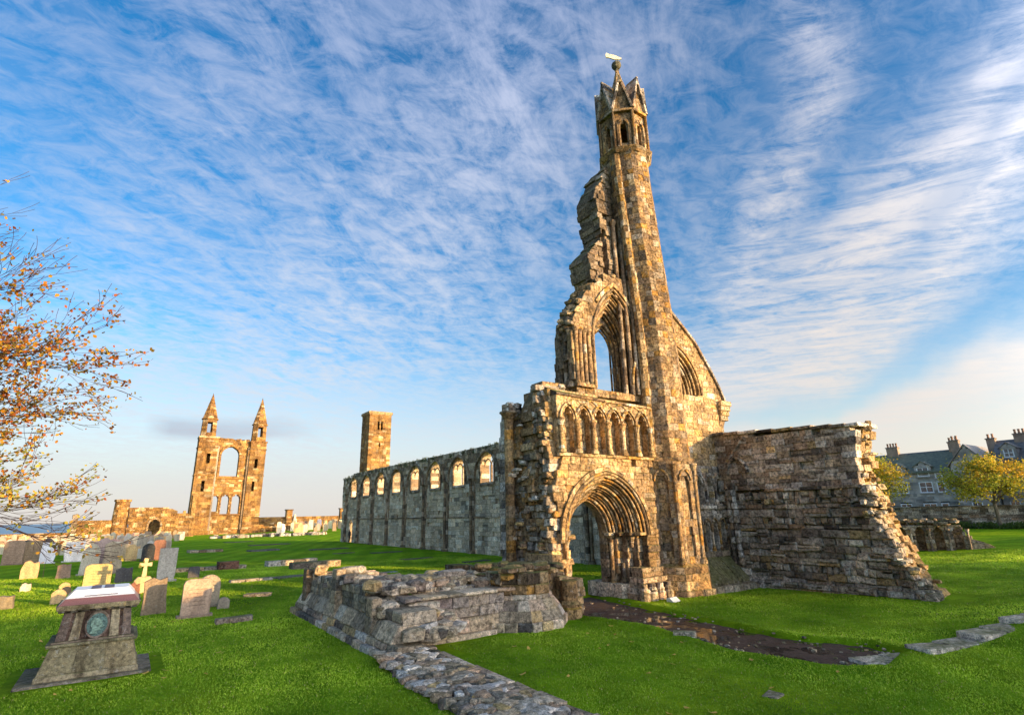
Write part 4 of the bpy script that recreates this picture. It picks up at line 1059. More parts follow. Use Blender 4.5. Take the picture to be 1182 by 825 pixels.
heap(mb, 6.0, 7.4, 19.0, 22.2, lambda x, y: 1.22-.1*(x-6)+.12*noise.noise(Vector((x*1.2, y*1.2, 4))), 110)
heap(mb, 6.0, 7.6, 13.2, 15.4, lambda x, y: .55+.45*sm(13.2, 15.4, y), 90)
heap(mb, 7.2, 10.4, 15.1, 16.6, lambda x, y: .98+.42*sm(15.1, 15.9, y)+.12*noise.noise(Vector((x*1.5, y, 4))), 190)
rock(mb, (6.1, 21.3, 1.46), .30, .26, .2, (.60, .42, .24)); rock(mb, (6.3, 18.3, 1.66), .4, .3, .13, (.5, .46, .40)); rock(mb, (8.6, 15.9, 1.56), .5, .3, .12, (.5, .42, .36))
mb.build('rubble_top', 'rubble', lr)
LW = Fr((0, 14.5, 0), (1, 0, 0), (0, 1, 0))
mb = MB()
plinth(mb, LW, 6.6, 9.2, -.08, .14, -.30, -.28, 'low', .6, (.9, 1.5))
plinth(mb, LW, 6.3, 9.4, .14, .50, -.16, -.06, 'low', .6, (.8, 1.4))
masonry(mb, LW, [(5.95, .5), (6.0, .95), (7.0, 1.08), (9.6, 1.08), (9.6, .5)], [], (0, .7), (.24, .3), (.45, .9), [((.28, .23, .20), 4), ((.38, .32, .27), 4), ((.48, .42, .37), 2), ((.2, .16, .15), 3)], .03, .03, .08, .012)
x = 6.4
while x < 9.5: w = rnd.uniform(.4, .8); blk(mb, LW, x, x+w, 1.08, 1.17, -.10, .7, pick('low'), .03, .012); x += w+.01
mb.build('cross_wall', 'rubble', lr)
peb = MB()
for i in range(420):
    x = rnd.uniform(12.7, 16.2); y = rnd.uniform(6.4, 18); q = sdist(x, y, MUD)
    if q > .12 or (q < -.3 and rnd.random() < .6): continue
    r_ = rnd.uniform(.012, .05); rock(peb, (x, y, -.07+.07*sm(-.25, .1, q)), r_*1.3, r_, r_*.6, pick('low'))
tag(peb.build('pebbles', 'stone'), 'small stones strewn over the muddy track', 'pebbles', kind='stuff')
pb = thing('pier_stump', (10.6, 15, 0), 'squat eight sided stump of a broken pier beside the great doorway', 'ruin')
mb = MB()
octa(mb, lambda z: (10.6, 15.05), lambda z: 1.42, -.08, .26, (.3, .34), 'low', 3, 8, pi/8, .2, .04, dj=.05)
octa(mb, lambda z: (10.6, 15.05), lambda z: 1.34-.42*sm(.26, .95, z), .26, .95, (.22, .30), 'low', 2, 8, pi/8, .2, .03)
mb.build('splayed_base', 'rubble', pb)
mb = MB()
octa(mb, lambda z: (10.6, 15.1), lambda z: .98, .95, 1.58, (.24, .3), 'warm', 2, 8, pi/8, .2, .03, dj=.06)
for i in range(110): rock(mb, (10.6+rnd.uniform(-.95, 1.0), 15.2+rnd.uniform(-.9, .9), 1.52+rnd.uniform(-.25, .22)), rnd.uniform(.14, .34), .2, .1, pick('warm'))
masonry(mb, FR, [(11.2, 0), (11.3, 1.5), (12.6, 1.9), (12.7, 0)], [], (-.5, 1.2), (.25, .3), (.3, .6), 'warm', .03, .06, .1, .02, .05)
masonry(mb, FR, [(9.6, 0), (9.6, 1.45), (11.6, 1.6), (11.6, 0)], [], (-.1, 1.4), (.25, .3), (.3, .6), 'warm', .03, .06, .1, .02, .05)
mb.build('broken_core', 'stone', pb)
ps = thing('masonry_stump', (11.4, 20, 0), 'short square block of old masonry just behind the low ruined wall', 'ruin')
mb = MB(); SF = Fr((0, 19.6, 0), (1, 0, 0), (0, 1, 0))
masonry(mb, SF, [(10.7, -.1), (10.7, 1.42), (11.35, 1.42), (11.35, -.1)], [], (0, .8), (.3, .36), (.35, .7), 'warm', .03, .03)
masonry(mb, SF, [(11.35, -.1), (11.4, 1.36), (12.5, 1.28), (12.6, .8), (13, -.1)], [], (.1, .9), (.24, .3), (.35, .7), 'warm', .03, .05, .1, .02)
mb.build('block', 'stone', ps)
rl_ = thing('iron_railing', (10, 20.5, 0), 'thin dark iron railing standing on grass beside the square masonry stump', 'railing')
mb = MB()
for i in range(15):
    x = 9.2+.105*i; tube(mb, [Vector((x, 20.6, -.05)), Vector((x, 20.6, .98))], [.009, .009], 5, lambda i: (.05, .06, .05))
mb.build('bars', 'metal', rl_)
mb = MB()
for z in (.15, .9): tube(mb, [Vector((9.15, 20.6, z)), Vector((10.72, 20.6, z))], [.014, .014], 5, lambda i: (.05, .06, .05))
for x in (9.15, 10.72): tube(mb, [Vector((x, 20.6, -.05)), Vector((x, 20.6, 1.05))], [.022, .022], 6, lambda i: (.05, .06, .05))
mb.build('rails', 'metal', rl_)

# rubble footing running to the camera
mb = MB()
y = 13.3
sf = MB()
while y > 4.5:
    xa = 5.35-.065*(13-y)*0-.02*(13-y); xb = 6.58
    x = xa
    while x < xb:
        s = rnd.uniform(.10, .24)
        z = .05+.05*sm(0, .5, min(x-xa, xb-x))+rnd.uniform(-.03, .03)+.12*sm(12, 13.2, y)
        rock(sf, (x+rnd.uniform(-.05, .05), y+rnd.uniform(-.08, .08), z), s*1.15, s*rnd.uniform(.6, .95), rnd.uniform(.05, .09), pick('low' if rnd.random() < .6 else 'dark'), amp=.3)
        x += s*1.15
    y -= .17
q0 = [(5.3, 13.3), (6.7, 13.3), (6.75, 9), (6.75, 4.5), (5.05, 4.5), (5.15, 9)]
sf.add([(a, b, .03) for a, b in q0]+[(a, b, -.1) for a, b in q0], [tuple(range(6))]+[(i, i+6, (i+1) % 6+6, (i+1) % 6) for i in range(6)], (.26, .22, .19))
for i in range(11):   # kerb stones along the right edge
    blk(sf, Fr((6.62, 13.0-.78*i, 0), (.005, -1, 0), (1, 0, 0)), 0, .74, -.05, .115+rnd.uniform(-.02, .02), rnd.uniform(-.05, .03), .22, pick('low'), .03, .02)
tag(sf.build('wall_footing', 'rubble'), 'low strip of trodden rubble, the footing of a vanished wall in the foreground', 'wall footing')
# ================================================================== TOMB
tm = thing('table_tomb', (-.25, 17.0, 0), 'weathered tapering tomb with a white marble top and a green bronze oval portrait', 'tomb')
def frustum(mb, cx0, cy0, z0, z1, w0, d0, w1, d1, col, ch=.015):
    q = [Vector((cx0-w0/2, cy0-d0/2, z0)), Vector((cx0+w0/2, cy0-d0/2, z0)), Vector((cx0+w1/2, cy0-d1/2, z1)), Vector((cx0-w1/2, cy0-d1/2, z1)),
         Vector((cx0-w0/2, cy0+d0/2, z0)), Vector((cx0+w0/2, cy0+d0/2, z0)), Vector((cx0+w1/2, cy0+d1/2, z1)), Vector((cx0-w1/2, cy0+d1/2, z1))]
    hexa(mb, q, col, ch)
TX, TY = -.24, 17.05
mb = MB(); frustum(mb, TX-.02, TY+.05, -.08, .05, 2.45, 2.0, 2.4, 1.95, (.24, .20, .17), .03)
mb.build('base_slab', 'tomb', tm)
mb = MB()
frustum(mb, TX, TY, .05, .16, 1.86, 1.55, 1.84, 1.53, (.34, .29, .19))
for a, b in ((-.9, -.3), (-.3, .28), (.28, .9)):
    q = [Vector((TX+a*1.0, TY-.74, .16)), Vector((TX+b*1.0, TY-.74, .16)), Vector((TX+b*.83, TY-.68, .70)), Vector((TX+a*.83, TY-.68, .70))]
    q += [Vector((v.x, TY+.72, v.z)) for v in q]
    hexa(mb, q, rnd.choice([(.30, .25, .15), (.24, .21, .13), (.34, .30, .19)]), .012)
mb.build('lower_block', 'tomb', tm)
mb = MB()
frustum(mb, TX, TY, .70, .76, 1.62, 1.48, 1.66, 1.52, (.30, .27, .17)); frustum(mb, TX, TY, .762, .80, 1.52, 1.38, 1.50, 1.36, (.24, .19, .15))
mb.build('ledge', 'tomb', tm)
mb = MB()
frustum(mb, TX, TY, .80, 1.38, 1.34, 1.20, 1.18, 1.06, (.15, .10, .08))
for s in (-.60, -.36, .36, .60):
    q = [Vector((TX+s*1.0-.09, TY-.66, .81)), Vector((TX+s+.09, TY-.66, .81)), Vector((TX+s*.9+.08, TY-.58, 1.37)), Vector((TX+s*.9-.08, TY-.58, 1.37))]
    q += [v+Vector((0, .25, 0)) for v in q]; hexa(mb, q, (.17, .13, .11) if abs(s) > .5 else (.33, .28, .19), .01)
for s in (-.5, -.2, .2, .5):
    for sx in (-1, 1):
        q = [Vector((TX+sx*.66, TY+s-.07, .81)), Vector((TX+sx*.66, TY+s+.07, .81)), Vector((TX+sx*.58, TY+s+.06, 1.37)), Vector((TX+sx*.58, TY+s-.06, 1.37))]
        q += [v+Vector((-sx*.1, 0, 0)) for v in q]; hexa(mb, q, (.16, .13, .11), .01)
panel = mb.build('pilastered_block', 'tomb', tm)
mb = MB()
for i in range(28):
    a0 = 2*pi*i/28; a1 = 2*pi*(i+1)/28
    def ep(a, r, z, dy): return Vector((TX+.02+cos(a)*.19*r, TY-.635-dy, 1.08+sin(a)*.24*r))
    mb.add([ep(a0, 1.22, 0, .0), ep(a1, 1.22, 0, 0), ep(a1, 1.15, 0, .05), ep(a0, 1.15, 0, .05)], [(0, 1, 2, 3)], (.28, .21, .18))
    mb.add([ep(a0, 1.15, 0, .05), ep(a1, 1.15, 0, .05), ep(a1, 1.0, 0, .03), ep(a0, 1.0, 0, .03)], [(0, 1, 2, 3)], (.28, .21, .18))
fr_ = mb.build('portrait_frame', 'tomb', panel)
mb = MB(); base = []
hd = [(.02, .10), (.08, .06), (.09, -.02), (.13, -.05), (.08, -.08), (.07, -.13), (.01, -.14), (.03, -.2), (-.12, -.19), (-.07, -.1), (-.12, -.02), (-.11, .07), (-.05, .13)]
n = 24; ov = [(cos(2*pi*i/n)*.19, sin(2*pi*i/n)*.24) for i in range(n)]
mb.add([(TX+.02+a, TY-.655, 1.08+b) for a, b in ov], [tuple(range(n))], (.07, .13, .12))
k = len(hd); mb.add([(TX+.02+a, TY-.69, 1.10+b) for a, b in hd]+[(TX+.02+a*1.1, TY-.655, 1.10+b*1.1) for a, b in hd], [tuple(range(k))]+[(i, (i+1) % k, (i+1) % k+k, i+k) for i in range(k)], (.15, .235, .19))
mb.build('bronze_portrait', attr_mat('bronze', .6, .4, 26, .7, .01), panel)
mb = MB()
frustum(mb, TX, TY, 1.38, 1.42, 1.34, 1.22, 1.42, 1.30, (.11, .09, .08)); frustum(mb, TX, TY, 1.421, 1.53, 1.50, 1.40, 1.56, 1.46, (.34, .28, .17))
x = TX-.72
while x < TX+.7: boxw(mb, x, x+.12, TY-.71, TY-.6, 1.385, 1.425, (.12, .10, .08), .008); x += .22
mb.build('cornice', 'tomb', tm)
mb = MB(); frustum(mb, TX, TY, 1.532, 1.66, 1.50, 1.40, 1.28, 1.18, (.26, .115, .10), .01)
mb.build('red_granite_band', 'polish', tm)
mb = MB(); frustum(mb, TX, TY+.02, 1.662, 1.82, 1.30, 1.20, 1.02, .90, (.72, .73, .76), .01)
top_ = mb.build('marble_top', 'polish', tm)
mb = MB()   # dark engraved panels
def onface(u, v, w, h):   # on the sloping front face of the marble
    y = lambda vv: TY+.02-.60+.15*vv-.006; z = lambda vv: 1.665+.155*vv+.006
    mb.add([(TX+u-w/2, y(v), z(v)), (TX+u+w/2, y(v), z(v)), (TX+u+w/2, y(v+h), z(v+h)), (TX+u-w/2, y(v+h), z(v+h))], [(0, 1, 2, 3)], (.10, .09, .11))
onface(0, .12, .62, .10)
mb2y = TY-.36
mb.add([(TX-.22, TY-.38, 1.828), (TX-.03, TY-.38, 1.828), (TX-.03, TY+.38, 1.828), (TX-.22, TY+.38, 1.828)], [(0, 1, 2, 3)], (.13, .11, .15))
mb.add([(TX+.03, TY-.38, 1.828), (TX+.22, TY-.38, 1.828), (TX+.22, TY+.38, 1.828), (TX+.03, TY+.38, 1.828)], [(0, 1, 2, 3)], (.13, .11, .15))
for i in range(5): mb.add([(TX-.648+.02*i*0-.0, TY-.5+.2*i, 1.70), (TX-.648, TY-.38+.2*i, 1.70), (TX-.58, TY-.38+.2*i, 1.79), (TX-.58, TY-.5+.2*i, 1.79)], [(0, 1, 2, 3)], (.12, .11, .13))
mb.build('engraved_panels', 'plain', top_)

# ================================================================== HEADSTONES
def hprof(style, w, h):
    a = w/2
    if style == 'round': return [(-a, 0), (-a, h-a*.9)]+[(-a*cos(pi*i/10), h-a*.9+a*.9*sin(pi*i/10)) for i in range(1, 10)]+[(a, h-a*.9), (a, 0)]
    if style == 'soft': return [(-a, 0), (-a, h*.86), (-a*.9, h*.95), (-a*.6, h), (a*.6, h), (a*.9, h*.95), (a, h*.86), (a, 0)]
    if style == 'shoulder': return [(-a, 0), (-a, h*.80), (-a*.78, h*.80), (-a*.72, h*.86)]+[(-a*.66*cos(pi*i/8), h*.86+h*.14*sin(pi*i/8)) for i in range(1, 8)]+[(a*.72, h*.86), (a*.78, h*.80), (a, h*.80), (a, 0)]
    if style == 'gothic': return [(-a, 0), (-a, h*.72), (-a*.8, h*.84), (-a*.45, h*.95), (0, h), (a*.45, h*.95), (a*.8, h*.84), (a, h*.72), (a, 0)]
    if style == 'ogee': return [(-a, 0), (-a, h*.8), (-a*.9, h*.9), (-a*.5, h*.93), (-a*.2, h), (a*.2, h), (a*.5, h*.93), (a*.9, h*.9), (a, h*.8), (a, 0)]
    if style == 'tablet': return [(-a*.9, 0), (-a, h*.25), (-a, h), (a, h), (a, h*.25), (a*.9, 0)]
    if style == 'broken': return [(-a, 0), (-a*1.05, h*.55), (-a*.7, h*.93), (-a*.2, h), (a*.3, h*.84), (a*.9, h*.9), (a*1.02, h*.5), (a, 0)]
    if style == 'crooked': return [(-a*1.05, 0), (-a*.95, h*.5), (-a, h*.9), (-a*.3, h), (a*.25, h*.92), (a*.85, h*.98), (a*.9, h*.45), (a*1.05, 0)]
    return [(-a, 0), (-a, h), (a, h), (a, 0)]
def prism(mb, fr, prof, d0, d1, col, ch=.02):
    n = len(prof); cx0 = sum(p[0] for p in prof)/n; cz = sum(p[1] for p in prof)/n
    def ins(p): 
        dx, dz = cx0-p[0], cz-p[1]; L = math.hypot(dx, dz) or 1; return (p[0]+dx/L*ch, p[1]+dz/L*ch)
    A = [fr.p(*ins(p), d0) for p in prof]; B = [fr.p(*p, d0+ch) for p in prof]; C_ = [fr.p(*p, d1-ch) for p in prof]; D = [fr.p(*ins(p), d1) for p in prof]
    fs = [tuple(range(n)), tuple(range(4*n-1, 3*n-1, -1))]
    for i in range(n-1):
        for k in range(3): fs.append((k*n+i, (k+1)*n+i, (k+1)*n+i+1, k*n+i+1))
    mb.add(A+B+C_+D, fs, col)
GCOL = {'grey': (.38, .32, .25), 'dark': (.11, .10, .10), 'brown': (.30, .22, .15), 'pink': (.52, .33, .26), 'gold': (.60, .42, .20), 'pale': (.56, .50, .42), 'white': (.80, .78, .76), 'cream': (.72, .62, .44), 'black': (.05, .05, .055), 'red': (.30, .14, .10), 'tan': (.44, .34, .24)}
def headstone(x, y, w, h, style, col, label, cat='headstone', lean=0, rz=0, th=.15, plinth_=True, group=None, parts=True):
    c = GCOL[col]; c = tuple(v*rnd.uniform(.92, 1.08) for v in c)
    ca, sa = cos(rz), sin(rz); z = gh(x, y)-.05
    u = Vector((ca, sa, 0)); d = Vector((-sa, ca, 0))
    if not parts:
        mb = MB(); prism(mb, Fr((x, y, z), u, d), hprof(style, w, h), -th/2, th/2, c, .02)
        o = mb.build('headstone', 'grave'); 
        me = o.data; me.transform(Matrix.Translation((-x, -y, 0))); o.location = (x, y, 0)
        o.rotation_euler = (rnd.uniform(-.06, .06), lean, 0)
        return tag(o, label, cat, group)
    t = thing('headstone', (x, y, z), label, cat, group)
    mb = MB(); prism(mb, Fr((x, y, z+(.12 if plinth_ else 0)), u, d), hprof(style, w, h-(.12 if plinth_ else 0)), -th/2, th/2, c, .018)
    if style in ('shoulder', 'round', 'soft') and h > 1:
        f2 = Fr((x, y, z+.12), u, d)
        for i in range(int(h*5)):
            zz = .32+.13*i
            if zz > h*.72: break
            q = w*.5*rnd.uniform(.45, .72); mb.add([f2.p(-q/1, zz, -th/2-.003), f2.p(q, zz, -th/2-.003), f2.p(q, zz+.035, -th/2-.003), f2.p(-q, zz+.035, -th/2-.003)], [(0, 1, 2, 3)], tuple(v*.72 for v in c))
    mb.build('slab', 'grave', t)
    if plinth_:
        mb = MB(); f2 = Fr((x, y, z), u, d); blk(mb, f2, -w/2-.10, w/2+.10, -.05, .14, -th/2-.1, th/2+.1, tuple(v*.8 for v in c), .02); mb.build('plinth', 'grave', t)
    t.rotation_euler = (rnd.uniform(-.03, .03), lean, 0)
    return t
H = headstone
H(-7.5, 63.6, 1.35, 2.0, 'soft', 'brown', 'large brown headstone at the left edge, nearest of the big dark stones there')
H(-6.3, 64.7, 1.5, 1.9, 'soft', 'brown', 'broad brown headstone directly left of the first white tablet')
H(-7.4, 70.0, 1.0, 1.9, 'round', 'dark', 'narrow dark round topped headstone between two broad brown ones')
H(-6.1, 72.0, 1.1, 2.0, 'gothic', 'dark', 'dark pointed headstone half hidden behind the first white tablet')
H(-5.25, 63.4, 1.05, 1.75, 'tablet', 'white', 'leaning bright white tablet, the narrower of the two white ones', lean=.06)
H(-3.45, 64.0, 1.38, 1.75, 'tablet', 'white', 'wide bright white tablet standing behind a low brown stump')
H(-2.75, 45.0, .72, .9, 'crooked', 'brown', 'low brown stump with a white rosette in front of the wide white tablet', plinth_=False)
H(-1.65, 46.6, .95, 2.0, 'gothic', 'pale', 'tall pale pointed headstone leaning right of the wide white tablet', lean=.05)
H(-1.05, 49.1, 1.25, 2.3, 'ogee', 'grey', 'tall grey headstone, left half of a close pair')
H(-.40, 46.9, 1.1, 2.15, 'crooked', 'grey', 'tall grey headstone spotted with lichen, right half of a close pair', th=.25)
H(.32, 39.6, .85, .85, 'crooked', 'dark', 'small dark rugged stone right of the tall lichened pair', plinth_=False, th=.3)
H(-.82, 36.3, 1.14, 1.32, 'soft', 'gold', 'sunlit golden headstone just behind the white topped tomb')
H(-4.55, 46.8, .85, 1.15, 'broken', 'gold', 'broken sunlit golden slab at the left with a dark split side', plinth_=False, th=.3)
H(-3.78, 38.6, .42, .45, 'broken', 'cream', 'tiny pale sunlit marker stone on the bright strip of grass', 'marker', plinth_=False, th=.25)
H(-2.06, 36.1, .45, .55, 'round', 'gold', 'tiny golden round topped marker behind a black one', 'marker', plinth_=False)
H(-1.93, 35.2, .40, .42, 'round', 'black', 'tiny black round marker in front of a golden one', 'marker', plinth_=False)
H(-1.94, 31.4, .50, .64, 'gothic', 'gold', 'small golden pointed marker left of the white topped tomb', 'marker', plinth_=False)
H(-3.65, 31.5, .62, .55, 'crooked', 'brown', 'worn fluted brown stump at the left edge of the lawn', 'stump', plinth_=False, th=.5)
H(2.26, 38.2, .90, 1.85, 'tablet', 'pale', 'tall narrow pale headstone right of the small stone cross')
H(1.95, 59.2, .95, 1.5, 'round', 'black', 'black round headstone in the shade behind the stone cross')
H(2.75, 59.7, .95, 1.75, 'soft', 'red', 'reddish brown headstone beside the black round one')
H(1.30, 25.6, .78, 1.33, 'crooked', 'brown', 'rough brown leaning headstone with no base, left of the pink one', plinth_=False, th=.2, lean=-.03)
H(2.46, 23.7, .92, 1.33, 'soft', 'pink', 'smooth pink headstone, the nearest headstone to the camera')
H(3.10, 26.0, .78, 1.25, 'round', 'tan', 'round topped tan headstone half hidden behind the smooth pink one')
H(3.74, 39.1, .60, .70, 'soft', 'dark', 'small dark headstone peeping over the smooth pink one', plinth_=False)
H(3.55, 25.1, .42, .46, 'gothic', 'grey', 'tiny grey pointed marker right of the smooth pink headstone', 'marker', plinth_=False)
H(.72, 31.2, .40, .72, 'broken', 'red', 'small rust red stone beside the foot of the stone cross', plinth_=False)
# the small cross on its stepped base
t = thing('cross_headstone', (1.07, 33.2, 0), 'small golden stone cross on a shouldered base lit by the sun', 'cross')
f2 = Fr((1.07, 33.2, 0), (1, 0, 0), (0, 1, 0))
mb = MB(); prism(mb, f2, [(-.40, -.05), (-.38, .58), (-.25, .74), (.25, .74), (.38, .58), (.40, -.05)], -.16, .16, (.66, .48, .26), .02); mb.build('base', 'grave', t)
mb = MB(); a = .07; b = .26
prism(mb, f2, [(-.10, .74), (-a, 1.22), (-b, 1.20), (-b, 1.38), (-a, 1.36), (-.09, 1.58), (.09, 1.58), (a, 1.36), (b, 1.38), (b, 1.20), (a, 1.22), (.10, .74)], -.07, .07, (.68, .50, .28), .008); mb.build('cross', 'grave', t)
# flat and fallen stones
def flatstone(name, x, y, L, Wd, h, col, label, cat, rz=0, n=1, pal='low'):
    mb = MB(); ca, sa = cos(rz), sin(rz); z = gh(x, y); f2 = Fr((x, y, z-.04), (ca, sa, 0), (-sa, ca, 0))
    for i in range(n):
        a0 = -L/2+L*i/n; blk(mb, f2, a0, a0+L/n-.02, 0, h+.04+rnd.uniform(-.02, .02)*(n > 1), -Wd/2, Wd/2, col if col else pick(pal), .03, .015)
    return tag(mb.build(name, 'stone'), label, cat)
flatstone('fallen_slab', 3.44, 21.6, 1.15, .35, .17, (.46, .36, .30), 'narrow pinkish slab lying on the grass right of the smooth pink headstone', 'slab', .05)
flatstone('kerb_stones', 5.3, 27.9, 1.1, .5, .12, (.50, .40, .28), 'short sunlit kerb stone at the end of the bright grass strip', 'stone', -.5, 2)
flatstone('grave_kerb', 6.2, 34.9, 2.2, .5, .16, (.40, .36, .32), 'low weathered grave kerb lit along one side', 'stone', .1, 3)
flatstone('ruined_kerb', 5.2, 44.4, 4.4, 1.0, .25, None, 'row of grey foundation stones lying right of the tall pale headstone', 'foundation', .05, 5, 'grey')
flatstone('stone_block', 6.2, 43.8, 1.3, .7, .55, (.22, .11, .08), 'dark red block standing at the end of the row of foundation stones', 'block', .1)
flatstone('foundation_stones', 10.5, 44.2, 3.6, .8, .38, None, 'farther of two low stone rows on the lawn behind the low ruined wall', 'foundation', .12, 4, 'low')
flatstone('foundation_stones', 11.2, 40.5, 3.3, .9, .42, None, 'nearer of two low stone rows on the lawn behind the low ruined wall', 'foundation', .08, 3, 'low')
flatstone('flat_slab', 12.6, 66, 3.0, 1.6, .14, (.16, .16, .17), 'dark flat slab lying on the far lawn before the gable', 'slab', .1)
flatstone('flat_slab', 13.7, 33.2, .9, .5, .05, (.40, .42, .42), 'small pale slab set in the shaded nave lawn', 'slab', .1)
flatstone('flat_slab', 7.5, 70, 3.2, 1.8, .25, None, 'low ring of brown foundation stones on the far lawn', 'foundation', .1, 4, 'brown')
flatstone('flat_slab', 8.4, 35.5, 1.8, 1.2, .05, (.26, .24, .24), 'worn grey paving slab near the far end of the low ruined wall', 'slab', .2)
for i, (x, y, w) in enumerate([(18.5, 62, 4), (16, 80, 5), (21, 52, 3), (19.5, 42, 2.6), (21.5, 36, 2.2), (17.5, 54, 2), (14.5, 95, 4)]):
    flatstone('flat_slab', x, y, w, w*.35, .07, (.13+.03*(i % 2), .14, .12), ['dark slab sunk in the nave lawn, third nearest to the long wall doorway', 'wide dark slab in the nave lawn, the second farthest', 'dark slab in the lawn before the middle windows', 'dark slab in the lawn before the second window bay', 'dark slab in the lawn nearest to the ruined front', 'small dark slab alone in the middle of the nave lawn', 'farthest dark slab towards the twin turret gable'][i], 'slab', .03*i)
# stone rubble row beneath the east gable
mb = MB()
for i in range(90):
    x = rnd.uniform(13, 34); rock(mb, (x, 118+rnd.uniform(-2, 2)+.5*x*0, .2+gh(x, 118)), rnd.uniform(.3, .9), rnd.uniform(.3, .6), rnd.uniform(.2, .5), pick('dark'))
tag(mb.build('rubble_row', 'farstone'), 'dark row of rubble and low foundations before the twin turret gable', 'rubble')
# plaque, plank, lawn slab, steps
mb = MB(); hexa(mb, [Vector(v) for v in ((17.15, 14.45, .0), (17.65, 14.55, .0), (17.62, 14.75, .16), (17.12, 14.65, .16), (17.12, 14.8, 0), (17.6, 14.9, 0), (17.6, 14.9, .14), (17.1, 14.8, .14))], (.62, .66, .70), .005)
tag(mb.build('plaque', 'polish'), 'small tilted pale plaque on the ground at the foot of the front', 'plaque')
flatstone('lying_stone', 13.05, 10.75, .62, .22, .10, (.52, .44, .34), 'small pale stone lying on the near edge of the muddy track', 'stone', -1.0)
flatstone('flat_slab', 10.3, 6.6, .42, .3, .02, (.42, .33, .30), 'small flat pinkish slab set alone in the foreground lawn', 'slab', .2)
for i, (x, y, z, L, Wd, rz, lab) in enumerate([(14.75, 6.42, -.05, 1.7, .62, -.42, 'lowest pale stone step at the end of the muddy track'), (16.3, 5.84, .10, 1.75, .66, -.33, 'middle pale stone step rising to the right'), (18.1, 5.38, .27, 1.85, .66, -.25, 'third pale stone step, close to the right edge'), (19.95, 4.98, .40, 1.85, .7, -.2, 'highest pale stone step, running out at the right edge')]):
    mb = MB(); f2 = Fr((x, y, 0), (cos(rz), sin(rz), 0), (-sin(rz), cos(rz), 0))
    for k in range(2): blk(mb, f2, -L/2+L*k/2, -L/2+L*(k+1)/2-.015, -.3, z+.05+.012*k, -Wd/2, Wd/2, rnd.choice([(.80, .70, .60), (.84, .75, .66)]), .03, .02)
    tag(mb.build('stone_step', 'stone'), lab, 'step')
# crowded far rows of headstones
HR = random.Random(31)
sty = ['round', 'soft', 'shoulder', 'gothic', 'ogee', 'tablet', 'crooked']
used = []
n = 0; tries = 0
while n < 185 and tries < 4000:
    tries += 1
    y = 60+68*HR.random()**1.1
    x = HR.uniform(-.17*y, .075*y+.3)
    if y < 76 and (x > 1.4 or x < -4.0): continue
    if y < 66 and x < 0: continue
    if any(math.hypot(x-a, (y-b)*.6) < 1.0 for a, b in used): continue
    if x > .052*y+.5 and y < 112: continue
    used.append((x, y)); n += 1
    headstone(x, y, HR.uniform(.6, 1.05), HR.uniform(.9, 1.7), HR.choice(sty), HR.choice(['grey', 'brown', 'tan', 'gold', 'pale', 'pale', 'cream', 'pink', 'grey', 'tan']), 'one of the old headstones crowded in the far rows before the churchyard wall', lean=HR.uniform(-.06, .06), rz=HR.uniform(-.12, .12), th=.18, group='crowded headstones in the far left rows', parts=False)
n = 0; tries = 0
while n < 52 and tries < 3000:
    tries += 1
    y = HR.uniform(120, 170); r = HR.uniform(.205, .345); x = r*y
    if y < 156 and x < 27.5: continue
    if any(math.hypot(x-a, (y-b)*.5) < 1.3 for a, b in used): continue
    used.append((x, y)); n += 1
    headstone(x, y, HR.uniform(.8, 1.3), HR.uniform(1.3, 2.6), HR.choice(sty), HR.choice(['grey', 'brown', 'tan', 'gold', 'cream', 'white', 'gold']), 'one of the sunlit headstones standing in the far churchyard right of the gable', lean=HR.uniform(-.04, .04), rz=HR.uniform(-.1, .1), th=.2, group='far headstones right of the gable', parts=False)

# ================================================================== TREES
KID = .40
def grow(limbs, tips, p, d, r, L, lvl, maxl, rg, spread=.55, droop=0.0, wig=.18, kids=(2, 3), shrink=.72):
    n = 5; P = [p.copy()]; R_l = [r]; q = p.copy(); dd = d.copy()
    for i in range(n):
        dd = (dd+Vector((rg.uniform(-wig, wig), rg.uniform(-wig, wig), rg.uniform(-wig, wig)-droop*lvl))).normalized()
        q = q+dd*(L/n); P.append(q.copy()); R_l.append(max(.004, r*(1-.42*(i+1)/n)))
        if lvl >= 2 and rg.random() < .55: tips.append((q.copy(), lvl))
        if lvl < maxl and i >= 1 and rg.random() < (KID if lvl else .25):
            side = (dd+Vector((rg.uniform(-1, 1), rg.uniform(-1, 1), rg.uniform(-.5, .6)))*spread*1.3).normalized()
            grow(limbs, tips, q.copy(), side, R_l[-1]*.55, L*shrink*rg.uniform(.6, .95), lvl+1, maxl, rg, spread, droop, wig, kids, shrink)
    limbs.append((P, R_l, lvl))
    if lvl < maxl:
        for _ in range(rg.randint(*kids)):
            nd = (dd+Vector((rg.uniform(-1, 1), rg.uniform(-1, 1), rg.uniform(-.7, .7)))*spread).normalized()
            grow(limbs, tips, q.copy(), nd, R_l[-1]*.8, L*shrink*rg.uniform(.8, 1.1), lvl+1, maxl, rg, spread, droop, wig, kids, shrink)
    else: tips.append((q.copy(), lvl))
def leafquads(mb, p, n, rad, size, cols, rg, hang=0.0):
    for _ in range(n):
        c = p+Vector((rg.gauss(0, rad), rg.gauss(0, rad), rg.gauss(0, rad*.8)-hang))
        a = Vector((rg.uniform(-1, 1), rg.uniform(-1, 1), rg.uniform(-1, 1))).normalized(); b = a.cross(Vector((rg.uniform(-1, 1), rg.uniform(-1, 1), rg.uniform(-1, 1)))).normalized(); cc = a.cross(b)
        s = size*rg.uniform(.6, 1.25)
        mb.add([c-a*s*.5-b*s*.16, c-b*s*.42, c+a*s*.55, c+b*s*.42, c-a*s*.5+b*s*.16], [(0, 1, 2, 3, 4)], rg.choice(cols))
